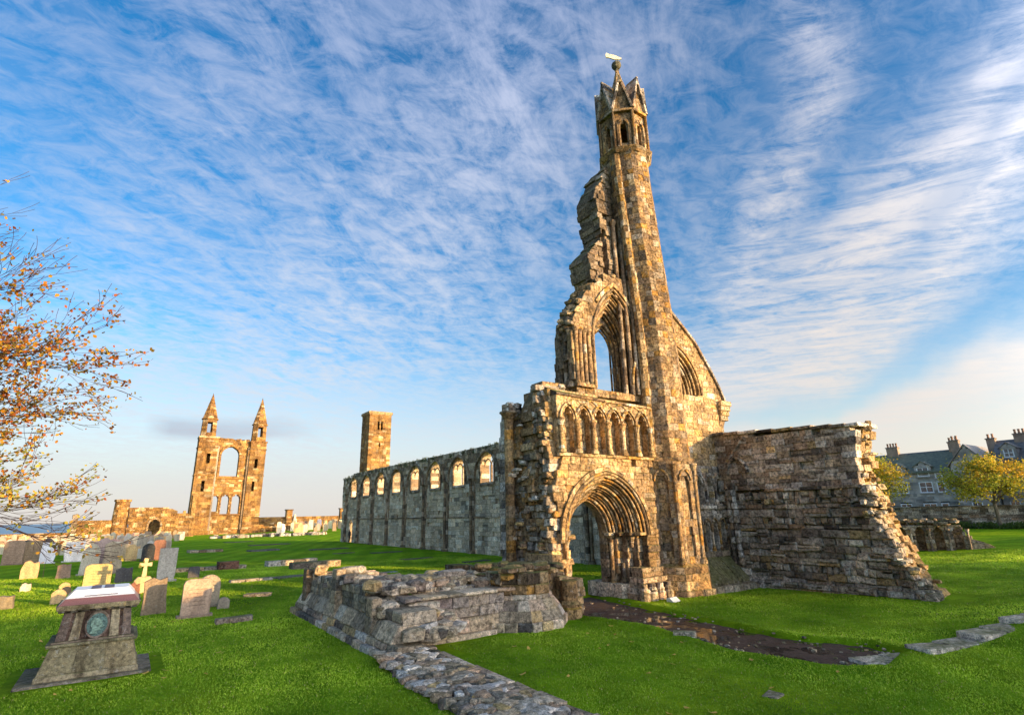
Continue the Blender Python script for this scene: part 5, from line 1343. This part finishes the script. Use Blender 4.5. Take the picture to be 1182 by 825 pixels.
at_ = thing('autumn_tree', (-7.45, 11.9, 0), 'half bare autumn tree with orange leaves reaching in from the left edge', 'tree')
rg = random.Random(12)
limbs, tips = [], []
base = Vector((-7.45, 11.9, 0))
tube_tr = [base+Vector((0, 0, -.2)), base+Vector((.05, 0, .8)), base+Vector((.12, .1, 2.0)), base+Vector((.3, .1, 3.2))]
dirs = [(1.0, .5, .62, 2.6, 3.3), (1.0, .2, .30, 2.7, 3.5), (.9, .8, .26, 2.4, 3.6), (.55, .3, 1.0, 3.1, 3.2), (.2, .4, 1.15, 3.2, 3.2), (.9, .5, .95, 3.0, 3.1), (-.8, .2, .8, 2.7, 2.8), (-.3, -.9, .7, 2.7, 2.9), (.8, .1, .45, 2.5, 3.2), (.3, -.6, .9, 2.8, 3.1), (.6, 1.0, .4, 2.5, 3.3), (1.0, -.1, .8, 2.9, 3.3), (.9, .5, .12, 2.5, 3.9), (.8, .7, .7, 2.7, 3.3), (1.0, .35, .42, 2.6, 3.5), (1.0, .6, .5, 2.4, 3.4)]
KID = .50
for dx, dy, dz, L, z0 in dirs:
    grow(limbs, tips, base+Vector((.28, .1, z0)), Vector((dx, dy, dz)).normalized(), .085, L*.86, 1, 6, rg, .46, -.004, .15, (2, 2), .74)
KID = .40
mb = MB(); tube(mb, tube_tr, [.34, .24, .20, .17], 12, lambda i: (.10, .075, .055)); mb.build('trunk', 'bark', at_)
mb = MB()
for P, Rl, lvl in limbs: tube(mb, P, Rl, 6 if lvl < 3 else 4 if lvl < 4 else 3, lambda i: (.055, .035, .038), cap=False)
mb.build('branches', 'bark', at_)
print('autumn tree limbs', len(limbs), 'tips', len(tips))
mb = MB()
AC = [(.42, .15, .015), (.48, .21, .015), (.30, .08, .015), (.50, .27, .02), (.20, .07, .02), (.26, .18, .03), (.18, .15, .03)]
GC = [(.30, .30, .05), (.45, .36, .05), (.22, .22, .05), (.55, .30, .04)]
for p, lvl in tips:
    low = p.z < 4.8; dens = .85 if p.z < 7.2 else .25
    if p.z < 3.7: dens *= .2
    rr = math.hypot(p.x-base.x, p.y-base.y)
    if rr > 4.6: dens *= .6
    if rg.random() < dens: leafquads(mb, p, rg.randint(1, 4), .06, .064, GC if (low and rg.random() < .6) else AC, rg)
mb.build('leaves', 'leaf', at_)
def small_tree(x, y, hgt, cr, tr_h, label, name='street_tree', seed=1, cols=None, n=2600):
    rg = random.Random(seed); z0 = gh(x, y)
    t = thing(name, (x, y, z0), label, 'tree')
    limbs, tips = [], []
    b = Vector((x, y, z0))
    for i in range(7):
        a = 2*pi*i/7+rg.uniform(-.3, .3); grow(limbs, tips, b+Vector((0, 0, tr_h)), Vector((cos(a)*.8, sin(a)*.8, rg.uniform(.35, 1.2))).normalized(), .13, cr*.5, 1, 4, rg, .5, 0, .15, (2, 2), .72)
    mb = MB(); tube(mb, [b+Vector((0, 0, -.3)), b+Vector((.03, 0, tr_h*.5)), b+Vector((0, .04, tr_h+.3))], [.27, .20, .16], 9, lambda i: (.16, .13, .09)); mb.build('trunk', 'bark', t)
    mb = MB()
    for P, Rl, lvl in limbs: tube(mb, P, [r_ for r_ in Rl], 5 if lvl < 3 else 3, lambda i: (.14, .11, .08), cap=False)
    mb.build('limbs', 'bark', t)
    mb = MB(); clumps = []
    for i in range(95):
        u = rg.uniform(-.75, 1); a = rg.uniform(0, 2*pi); rr = (.55+.5*rg.random())
        s_ = sqrt(max(0, 1-u*u)); hz = (hgt-tr_h)/2
        clumps.append(Vector((x+cr*rr*s_*cos(a), y+cr*rr*s_*sin(a), z0+tr_h+hz*.95+hz*rr*u*.95)))
    for c_ in clumps:
        k = rg.uniform(.75, 1.25); base_c = rg.choice(cols)
        leafquads(mb, c_, n//95, cr*rg.uniform(.09, .17), .21, [tuple(v*k*m for v in base_c) for m in (.8, 1, 1.2)], rg)
    mb.build('crown', 'leaf', t)
YG = [(.46, .40, .03), (.36, .36, .03), (.60, .46, .04), (.26, .29, .03), (.66, .42, .04)]
small_tree(83.0, 21.6, 8.2, 4.0, 2.8, 'spreading yellow green tree in front of the grey town wall, right of the houses', seed=5, cols=YG, n=9000)
small_tree(77, 31.6, 8.8, 3.6, 2.6, 'yellow green tree partly hidden behind the ragged end of the dark wall', seed=9, cols=YG+[(.42, .28, .03)], n=7500)

# ================================================================== TOWN WALL, HOUSES, ARCADED RUIN
tw_ = thing('town_wall', (85, 20, 0), 'long grey rubble town wall running behind the lawn on the right', 'wall')
TW = Fr((85, 0, 0), (0, 1, 0), (1, 0, 0))
mb = MB(); masonry(mb, TW, [(-30, 0), (-30, 3.0), (50, 3.0), (50, 0)], [], (0, .7), (.28, .4), (.5, 1.0), 'dark', .03, .05, 0, .02, .04)
mb.build('wall', 'shadestone', tw_)
mb = MB(); x = -30
while x < 50: w = rnd.uniform(.8, 1.3); blk(mb, TW, x, x+w, 3.0, 3.14, -.1, .8, pick('dark'), .03, .01); x += w+.01
mb.build('coping', 'shadestone', tw_)
ar = thing('arcaded_ruin', (44, 16, 0), 'low ruined wall with four dark narrow arched recesses beyond the raking wall end', 'ruin')
AR = Fr((44, 20.5, 0), (.42, -.9, 0), (.9, .42, 0))
hol = [arch_poly(1.3+1.05*i, .27, 1.5, .35, .1) for i in range(6)]
oA = [(-1.5, -.1), (-1.5, 2.35), (1.5, 2.3), (4, 2.3), (6.2, 2.25), (6.8, 1.9), (7.0, 1.1), (8.0, .8), (8.8, .2), (9, -.1)]
mb = MB(); masonry(mb, AR, [(p[0], min(p[1], 1.95)) for p in oA], hol, (0, .35), (.24, .32), (.3, .6), 'low', .03, .02, .05, .006)
masonry(mb, AR, [(p[0], min(p[1], 1.95)) for p in oA], [], (.55, 1.2), (.24, .32), (.3, .6), 'brown', .03, .02, .1, .01); mb.build('recessed_wall', 'stone', ar)
mb = MB(); 
for i in range(170): rock(mb, AR.p(rnd.uniform(-1.5, 6.6), 2.1+rnd.uniform(-.18, .2), rnd.uniform(-.1, 1.1)), rnd.uniform(.15, .3), .2, .12, pick('brown'))
for i in range(7): shaft(mb, AR, .78+1.05*i, -.05, 0, 1.7, .07, 'low')
mb.build('broken_top', 'stone', ar)
hb = thing('hedge_bank', (80, 20, 0), 'dark clipped green bank of shrubs at the foot of the town wall', 'hedge')
mb = MB()
for i in range(520): tuft(mb, (83.2+rnd.uniform(-1.6, 1.2), rnd.uniform(8, 32), .6+rnd.uniform(-.1, .55)), .5, 14, [(.05, .10, .02), (.07, .13, .02), (.10, .14, .03)], .14)
mb.build('foliage', 'leaf', hb)

def winfr(mb_f, mb_g, fr, s, z, w, h, panes=2):
    blk(mb_f, fr, s-w/2-.12, s+w/2+.12, z-.16, z, -.16, .1, (.34, .32, .30), .01)
    t = .13
    for a, b, c_, d_ in ((s-w/2, s-w/2+t, z, z+h), (s+w/2-t, s+w/2, z, z+h), (s-w/2+t, s+w/2-t, z+h-t, z+h), (s-w/2+t, s+w/2-t, z, z+t), (s-w/2+t, s+w/2-t, z+h/2-.04, z+h/2+.04)):
        blk(mb_f, fr, a, b, c_, d_, .02, .12, (.78, .80, .82), .005)
    for k in range(1, panes): 
        x = s-w/2+w*k/panes; blk(mb_f, fr, x-.04, x+.04, z+t, z+h-t, .03, .11, (.78, .80, .82), .005)
    mb_g.add([fr.p(s-w/2, z, .08), fr.p(s+w/2, z, .08), fr.p(s+w/2, z+h, .08), fr.p(s-w/2, z+h, .08)], [(0, 1, 2, 3)], (.05, .05, .06))
def house(name, x0, y0, y1, eave, ridge, depth, label, wins, chim, pal='grey', gable=False, dorm=(), roofcol=(.10, .12, .11), wallmat='house', x_is_front=True, cut=True):
    """front face at X=x0 looking towards -X; y from y0 to y1"""
    t = thing(name, (x0+depth/2, (y0+y1)/2, 0), label, 'house')
    f2 = Fr((x0, 0, 0), (0, 1, 0), (1, 0, 0))
    holes = [[(s-w/2, z), (s-w/2, z+h), (s+w/2, z+h), (s+w/2, z)] for s, z, w, h in wins]
    mb = MB()
    ow = [(y0, -1), (y0, eave), (y1, eave), (y1, -1)]
    if gable: ow = [(y0, -1), (y0, eave), ((y0+y1)/2, ridge), (y1, eave), (y1, -1)]
    masonry(mb, f2, ow, holes, (0, .4), (.35, .45), (.5, 1.0), pal, .02, .012)
    ym = (y0+y1)/2; xm = x0+depth/2; c = pick(pal)
    def wallq(P): mb.add(P, [tuple(range(len(P)))], c)
    if gable:
        for yy in (y0, y1): wallq([(x0+.4, yy, -1), (x0+depth, yy, -1), (x0+depth, yy, eave), (x0+.4, yy, eave)])
        wallq([(x0+depth, y0, -1), (x0+depth, y1, -1), (x0+depth, y1, eave), (x0+depth, ym, ridge), (x0+depth, y0, eave)])
    else:
        for yy in (y0, y1): wallq([(x0+.4, yy, -1), (x0+depth, yy, -1), (x0+depth, yy, eave), (xm, yy, ridge), (x0+.4, yy, eave)])
        wallq([(x0+depth, y0, -1), (x0+depth, y1, -1), (x0+depth, y1, eave), (x0+depth, y0, eave)])
    mb.build('wall', wallmat, t)
    rf = MB(); e = .35; th = .14
    def slab(a, b, c_, d_, col):
        a, b, c_, d_ = map(Vector, (a, b, c_, d_)); up = Vector((0, 0, th)); rf.add([a, b, c_, d_, a+up, b+up, c_+up, d_+up], [(0, 1, 2, 3), (4, 5, 6, 7), (0, 1, 5, 4), (1, 2, 6, 5), (2, 3, 7, 6), (3, 0, 4, 7)], col)
    if gable:
        for yy, sg in ((y0, -1), (y1, 1)): slab((x0-.15, yy+sg*e, eave-e*.7), (x0+depth+.1, yy+sg*e, eave-e*.7), (x0+depth+.1, ym, ridge+.02), (x0-.15, ym, ridge+.02), roofcol)
    else:
        sl = (ridge-eave)/(depth/2)
        slab((x0-e, y0-.1, eave-e*sl), (x0-e, y1+.1, eave-e*sl), (xm, y1+.1, ridge), (xm, y0-.1, ridge), roofcol)
        slab((x0+depth+e, y0-.1, eave-e*sl), (x0+depth+e, y1+.1, eave-e*sl), (xm, y1+.1, ridge), (xm, y0-.1, ridge), roofcol)
        rf.add([(xm-.14, y0-.1, ridge+.08), (xm+.14, y0-.1, ridge+.08), (xm+.14, y1+.1, ridge+.08), (xm-.14, y1+.1, ridge+.08), (xm, y0-.1, ridge+.26), (xm, y1+.1, ridge+.26)], [(0, 4, 5, 3), (1, 2, 5, 4), (0, 1, 4), (2, 3, 5)], (.2, .19, .18))
        for k in range(40):
            pass
    roof = rf.build('roof', 'slate', t)
    for yy, xx, w, h, pots in chim:
        cm = MB(); zt = ridge+h
        boxw(cm, xx-.4, xx+.4, yy-w/2, yy+w/2, eave, zt, (.34, .25, .18), .03); boxw(cm, xx-.48, xx+.48, yy-w/2-.08, yy+w/2+.08, zt+.002, zt+.16, (.25, .2, .16), .02)
        ch_ = cm.build('chimney', 'house', roof)
        for k in range(pots):
            cp = MB(); lathe(cp, (xx, yy-w/2+w*(k+.5)/pots, zt+.15), [(.15, 0), (.17, .1), (.13, .2), (.13, .5), (.17, .56), (.15, .62)], 8, lambda i: (.40, .22, .13))
            for v in (0,): pass
            cm2 = cp.v; o_ = cp.build('chimney_pot', 'house', t)
    for s, z, w, h in wins:
        fmb, gmb = MB(), MB(); winfr(fmb, gmb, f2, s, z, w, h, 2 if w > 1 else 1)
        fo = fmb.build('window', 'plain', t); gmb.build('pane', 'glass', fo)
    for s, z, w, h in dorm:   # dormers breaking the eaves
        dm = MB(); d0 = .0
        masonry(dm, f2, [(s-w/2-.28, eave-.1), (s-w/2-.28, z+h+.1), (s, z+h+.75), (s+w/2+.28, z+h+.1), (s+w/2+.28, eave-.1)], [[(s-w/2, z), (s-w/2, z+h), (s+w/2, z+h), (s+w/2, z)]], (-.03, .3), (.3, .4), (.4, .7), pal, .02, .01)
        masonry(dm, f2, [(s-w/2-.28, eave-.1), (s-w/2-.28, z+h+.1), (s, z+h+.7), (s+w/2+.28, z+h+.1), (s+w/2+.28, eave-.1)], [], (.5, 2.4), (.3, .4), (.4, .7), pal, .02, .01)
        do = dm.build('dormer', wallmat, t)
        dr = MB()
        for sg in (-1, 1):
            a = [f2.p(s+sg*(w/2+.45), z+h-.02, -.15), f2.p(s, z+h+.78, -.15), f2.p(s, z+h+.78, 2.6), f2.p(s+sg*(w/2+.45), z+h-.02, 2.6)]
            dr.add(a+[v+Vector((0, 0, .1)) for v in a], [(0, 1, 2, 3), (4, 5, 6, 7), (0, 1, 5, 4), (2, 3, 7, 6), (0, 3, 7, 4)], roofcol)
        dr.build('dormer_roof', 'slate', do)
        fmb, gmb = MB(), MB(); f3 = Fr((x0-.03, 0, 0), (0, 1, 0), (1, 0, 0)); winfr(fmb, gmb, f3, s, z, w, h, 2)
        fo = fmb.build('dormer_window', 'plain', do)
        gmb.build('dormer_pane', 'glass', do)
    return t
HX = 95
house('town_house', HX, 28.6, 47, 8.0, 10.9, 9, 'long grey terrace with a dark green slate roof behind the town wall', [(s, z, w, 1.55) for z in (2.0, 5.0) for s, w in ((30.2, .95), (32.0, 1.7), (35.0, 1.5), (38.5, 1.5), (42, 1.5))]+[(30.2, 7.0, .9, .7)], [(28.9, HX+4.5, 1.2, 1.2, 3), (36.9, HX+4.5, 1.6, 1.2, 4)], 'town', False, [(32.0, 7.3, 1.5, 1.35), (35.2, 7.3, 1.3, 1.35), (39.5, 7.3, 1.4, 1.35)], (.14, .15, .095))
house('gabled_house', HX-.6, 24.3, 28.4, 8.6, 11.2, 9, 'narrow grey gabled house joining the long terrace at its right end', [(26.4, z, 1.2, 1.6) for z in (2.0, 5.0)]+[(26.4, 8.2, .8, 1.1)], [(24.6, HX+5, 1.0, .9, 2), (28.1, HX+2.5, 1.0, .9, 2)], 'town', True, roofcol=(.24, .21, .18))
house('town_house', HX+1.2, 19.6, 24.1, 8.9, 11.6, 8, 'short blue slate roofed house between two grey gables', [(20.7, 5.2, 1.1, 1.6), (22.9, 5.2, 1.1, 1.6), (20.7, 2.0, 1.1, 1.6), (22.9, 2.0, 1.1, 1.6)], [(21.4, HX+5, 1.3, .8, 3)], 'town', False, [(22.2, 9.2, 1.1, 1.2)], (.17, .155, .14))
house('gabled_house', HX-.2, 14.9, 19.4, 9.0, 11.8, 9, 'broad brown gabled house behind the spreading yellow green tree', [(17.2, z, 1.5, 1.7) for z in (2.0, 5.2)]+[(17.2, 9.0, .8, 1.1)], [(18.9, HX+5, 1.2, 1.2, 3), (15.3, HX+5, 1.2, 1.4, 3)], 'brown', True, roofcol=(.12, .13, .17))
house('corner_house', HX-3, 3.5, 14.6, 10.4, 13.6, 9, 'tall sunlit house at the right edge of the view', [(s, z, 1.1, 1.7) for z in (2.0, 5.0, 8.0) for s in (5.5, 8.6, 12.2)], [(14.0, HX+1.5, 1.3, 1.2, 3), (4.2, HX+1.5, 1.3, 1.2, 3)], 'gold', False, [], (.12, .13, .16))
# off to the right and behind: unseen houses added to keep the lawn in shade
def shade_house(label, x0, y0, w, d, eave, ridge, rz, pal='brown', ch=True):
    """gable roofed house as one oriented volume; long side w"""
    t = thing('town_house', (x0, y0, 0), label, 'house')
    u = Vector((cos(rz), sin(rz), 0)); v = Vector((-sin(rz), cos(rz), 0)); f2 = Fr(Vector((x0, y0, 0)), u, v)
    wins = [(-w/2+1.8+3.2*i, z) for i in range(int((w-2)/3.2)) for z in [1.2+3.1*k for k in range(int((eave-1.5)/3.1))]]
    holes = [[(s-.5, z), (s-.5, z+1.6), (s+.5, z+1.6), (s+.5, z)] for s, z in wins]
    mb = MB()
    for fr_, hh in ((Fr(f2.p(0, 0, d/2), u, -v), holes), (Fr(f2.p(0, 0, -d/2), u, v), [])):
        masonry(mb, fr_, [(-w/2, -2), (-w/2, eave), (w/2, eave), (w/2, -2)], hh, (0, .4), (.45, .55), (.8, 1.4), pal, .02, .01)
    for sg in (-1, 1):
        fr_ = Fr(f2.p(sg*w/2, 0, 0), v, -u*sg); masonry(mb, fr_, [(-d/2+.4, -2), (-d/2+.4, eave+.3), (0, ridge), (d/2-.4, eave+.3), (d/2-.4, -2)], [], (0, .4), (.45, .55), (.8, 1.4), pal, .02, .01)
    mb.build('wall', 'house', t)
    rf = MB()
    for sg in (-1, 1):
        a = [f2.p(-w/2-.2, eave-.2, sg*(d/2+.35)), f2.p(w/2+.2, eave-.2, sg*(d/2+.35)), f2.p(w/2+.2, ridge+.05, 0), f2.p(-w/2-.2, ridge+.05, 0)]
        rf.add(a+[q+Vector((0, 0, .15)) for q in a], [(0, 1, 2, 3), (4, 5, 6, 7), (0, 1, 5, 4), (2, 3, 7, 6), (0, 3, 7, 4), (1, 2, 6, 5)], (.11, .12, .13))
    rf.build('roof', 'slate', t)
    for s, z in wins:
        fmb, gmb = MB(), MB(); winfr(fmb, gmb, Fr(f2.p(0, 0, d/2), u, -v), s, z, 1.0, 1.6); fo = fmb.build('window', 'plain', t); gmb.build('pane', 'glass', fo)
    cm = MB(); 
    for s in (-w/2+.9,): blk(cm, f2, s-.5, s+.5, eave, ridge+(.7 if ch else .3), -.4, .4, (.32, .24, .18), .03)
    cm.build('chimneys', 'house', t)
shade_house('unseen two storey stone house row added behind the photographer to cast shade, left of its neighbour', 20, -26, 29, 8, 5.6, 8.0, 0)
shade_house('unseen low stone cottage added behind the photographer to cast shade, right of the taller row', 46.5, -26, 23, 7, 3.6, 6.0, 0, ch=False)

# ================================================================== FALLEN LEAVES
lf = MB(); lf.add([(-.06, 0, .012), (-.02, -.035, .0), (.06, -.01, .02), (.05, .03, .03), (-.01, .04, .005)], [(0, 1, 2, 3, 4)], (.70, .45, .10))
leaf0 = lf.build('fallen_leaf', 'leaf'); LR = random.Random(4)
for i in range(70):
    o = leaf0 if i == 0 else leaf0.copy()
    if i: COL.objects.link(o)
    if i < 48: y = LR.uniform(14.8, 24); x = LR.uniform(-.09*y, .26*y-1.4+.1)
    else: y = LR.uniform(6, 13.5); x = 7.2+LR.uniform(0, 5.5)
    x = min(x, 5.1) if i < 48 else x
    o.location = (x, y, gh(x, y)+.015); o.rotation_euler = (LR.uniform(-.3, .3), LR.uniform(-.3, .3), LR.uniform(0, 6.28)); s = LR.uniform(.8, 1.5); o.scale = (s, s, s)
    tag(o, 'one of the small yellow leaves scattered on the lawn', 'leaf', 'fallen leaves on the lawn')

# ================================================================== VISITORS at the far door
def person(x, y, col, label, h=1.75, rz=0):
    mv = [(0, 0, .95), (0, 0, 1.2), (0, 0, 1.42), (0, .0, 1.52), (0, -.01, 1.66), (-.19, 0, 1.40), (-.24, .02, 1.12), (-.22, -.08, .88), (.19, 0, 1.40), (.24, .02, 1.12), (.22, -.08, .88), (-.1, 0, .88), (-.11, -.03, .48), (-.11, .02, .08), (-.11, -.12, .04), (.1, 0, .88), (.12, .03, .48), (.12, .08, .08), (.12, -.06, .04)]
    me = bpy.data.meshes.new('person'); ed = [(0, 1), (1, 2), (2, 3), (3, 4), (2, 5), (5, 6), (6, 7), (2, 8), (8, 9), (9, 10), (0, 11), (11, 12), (12, 13), (13, 14), (0, 15), (15, 16), (16, 17), (17, 18)]
    me.from_pydata(mv, ed, []); me.materials.append(col)
    o = bpy.data.objects.new('person', me); COL.objects.link(o); o.location = (x, y, gh(x, y)); o.rotation_euler = (0, 0, rz)
    sk = o.modifiers.new('Skin', 'SKIN'); o.modifiers.new('Sub', 'SUBSURF').levels = 1
    R = [.15, .14, .15, .06, .11, .07, .05, .04, .07, .05, .04, .10, .07, .05, .045, .10, .07, .05, .045]
    for i, v in enumerate(me.skin_vertices[0].data if me.skin_vertices else []): v.radius = (R[i], R[i]*.8)
    return tag(o, label, 'person')
pm_, T_, b_, g_ = newmat('dark coat'); b_.inputs['Base Color'].default_value = (.03, .028, .03, 1)
person(24.9, 74.9, pm_, 'small distant person in dark clothes standing by the far doorway of the nave wall', rz=.6)

# ================================================================== GRASS BLADES (uncountable)
import numpy as np
nr = np.random.default_rng(3)
N = 620000
# ground points spread over the lawn in front of and between the ruins, denser near
rad = 6.5+41*nr.random(N)**1.25; ang = np.radians(nr.uniform(-12, 82, N))
gx = rad*np.sin(ang); gy = rad*np.cos(ang)
GX0, GY0, GS = -12.0, -1.0, .25; gnx, gny = 240, 200
hm = np.array([[gh(GX0+i*GS, GY0+j*GS) for i in range(gnx)] for j in range(gny)])
fi = np.clip((gx-GX0)/GS, 0, gnx-2); fj = np.clip((gy-GY0)/GS, 0, gny-2); i0 = fi.astype(int); j0 = fj.astype(int); u_ = fi-i0; v_ = fj-j0
gz = hm[j0, i0]*(1-u_)*(1-v_)+hm[j0, i0+1]*u_*(1-v_)+hm[j0+1, i0]*(1-u_)*v_+hm[j0+1, i0+1]*u_*v_
MX = np.array(MUD); 
def inside(px, py, poly):
    r = np.zeros(len(px), bool); n = len(poly)
    for i in range(n):
        ax, ay = poly[i]; bx, by = poly[(i+1) % n]
        if ay == by: continue
        c_ = ((ay > py) != (by > py)) & (px < (bx-ax)*(py-ay)/(by-ay)+ax); r ^= c_
    return r
keep = ~inside(gx, gy, MUD)
for a0, a1, b0, b1 in ((5.25, 6.72, 4, 13.4), (5.4, 7.4, 12.4, 22.6), (5.4, 12.2, 13.9, 16.8), (12.0, 24.3, 14.9, 18.5), (22.9, 25, 7.3, 16.5), (-1.7, 1.2, 15.9, 18.2), (13.9, 15.6, 6.2, 6.7), (15.5, 17.1, 5.65, 6.05), (17.3, 19.0, 5.15, 5.6), (19.1, 20.9, 4.75, 5.2), (25.2, 27, 18, 60), (10.1, 10.5, 6.4, 6.8)):
    keep &= ~((gx > a0) & (gx < a1) & (gy > b0) & (gy < b1))
keep &= gz > -.06
gx, gy, gz, rad = gx[keep], gy[keep], gz[keep], rad[keep]; N = len(gx)
sc_ = .75+rad/26
hh = nr.uniform(.012, .030, N)*sc_; ww = nr.uniform(.006, .011, N)*sc_*1.15; th_ = nr.uniform(0, 2*np.pi, N); ln = nr.uniform(.2, 1.1, N)*hh; la = nr.uniform(0, 2*np.pi, N)
V = np.empty((N, 3, 3)); cx1, sx1 = np.cos(th_)*ww, np.sin(th_)*ww
V[:, 0] = np.stack([gx-cx1, gy-sx1, gz-.004], 1); V[:, 1] = np.stack([gx+cx1, gy+sx1, gz-.004], 1)
V[:, 2] = np.stack([gx+np.cos(la)*ln, gy+np.sin(la)*ln, gz+hh], 1)
me = bpy.data.meshes.new('grass'); me.vertices.add(3*N); me.vertices.foreach_set('co', V.reshape(-1))
me.loops.add(3*N); me.loops.foreach_set('vertex_index', np.arange(3*N, dtype=np.int32)); me.polygons.add(N)
me.polygons.foreach_set('loop_start', np.arange(0, 3*N, 3, dtype=np.int32)); me.update(calc_edges=True)
at = me.attributes.new('tint', 'FLOAT_COLOR', 'FACE')
k = nr.random(N)[:, None]; m_ = nr.uniform(.84, 1.2, N)[:, None]*1.08
cA = np.array([.155, .32, .010]); cB = np.array([.33, .44, .03])
patch = np.array([noise.noise(Vector((a*.35, b*.35, 7)))*.5+noise.noise(Vector((a*1.3, b*1.3, 2)))*.35 for a, b in zip(gx, gy)])[:, None]
dry = (nr.random(N) < .02)[:, None]
k = np.clip(k+patch*1.1, 0, 1.2); m_ = m_*(1+patch*.8); big = np.array([noise.noise(Vector((a*.11, b*.11, 3)))+.5*noise.noise(Vector((a*.25+b*.1, b*.25, 9))) for a, b in zip(gx, gy)])[:, None]; m_ = m_*(1+big*.55); k = np.clip(k+big*.5, 0, 1.2)
colr = np.where(dry, np.array([.42, .36, .12]), (cA*(1-k)+cB*k))*m_
at.data.foreach_set('color', np.concatenate([colr, np.ones((N, 1))], 1).astype(np.float32).reshape(-1))
me.materials.append(M['blade'])
go = bpy.data.objects.new('grass', me); COL.objects.link(go); tag(go, 'short green grass blades covering the lawn', 'grass', kind='stuff')
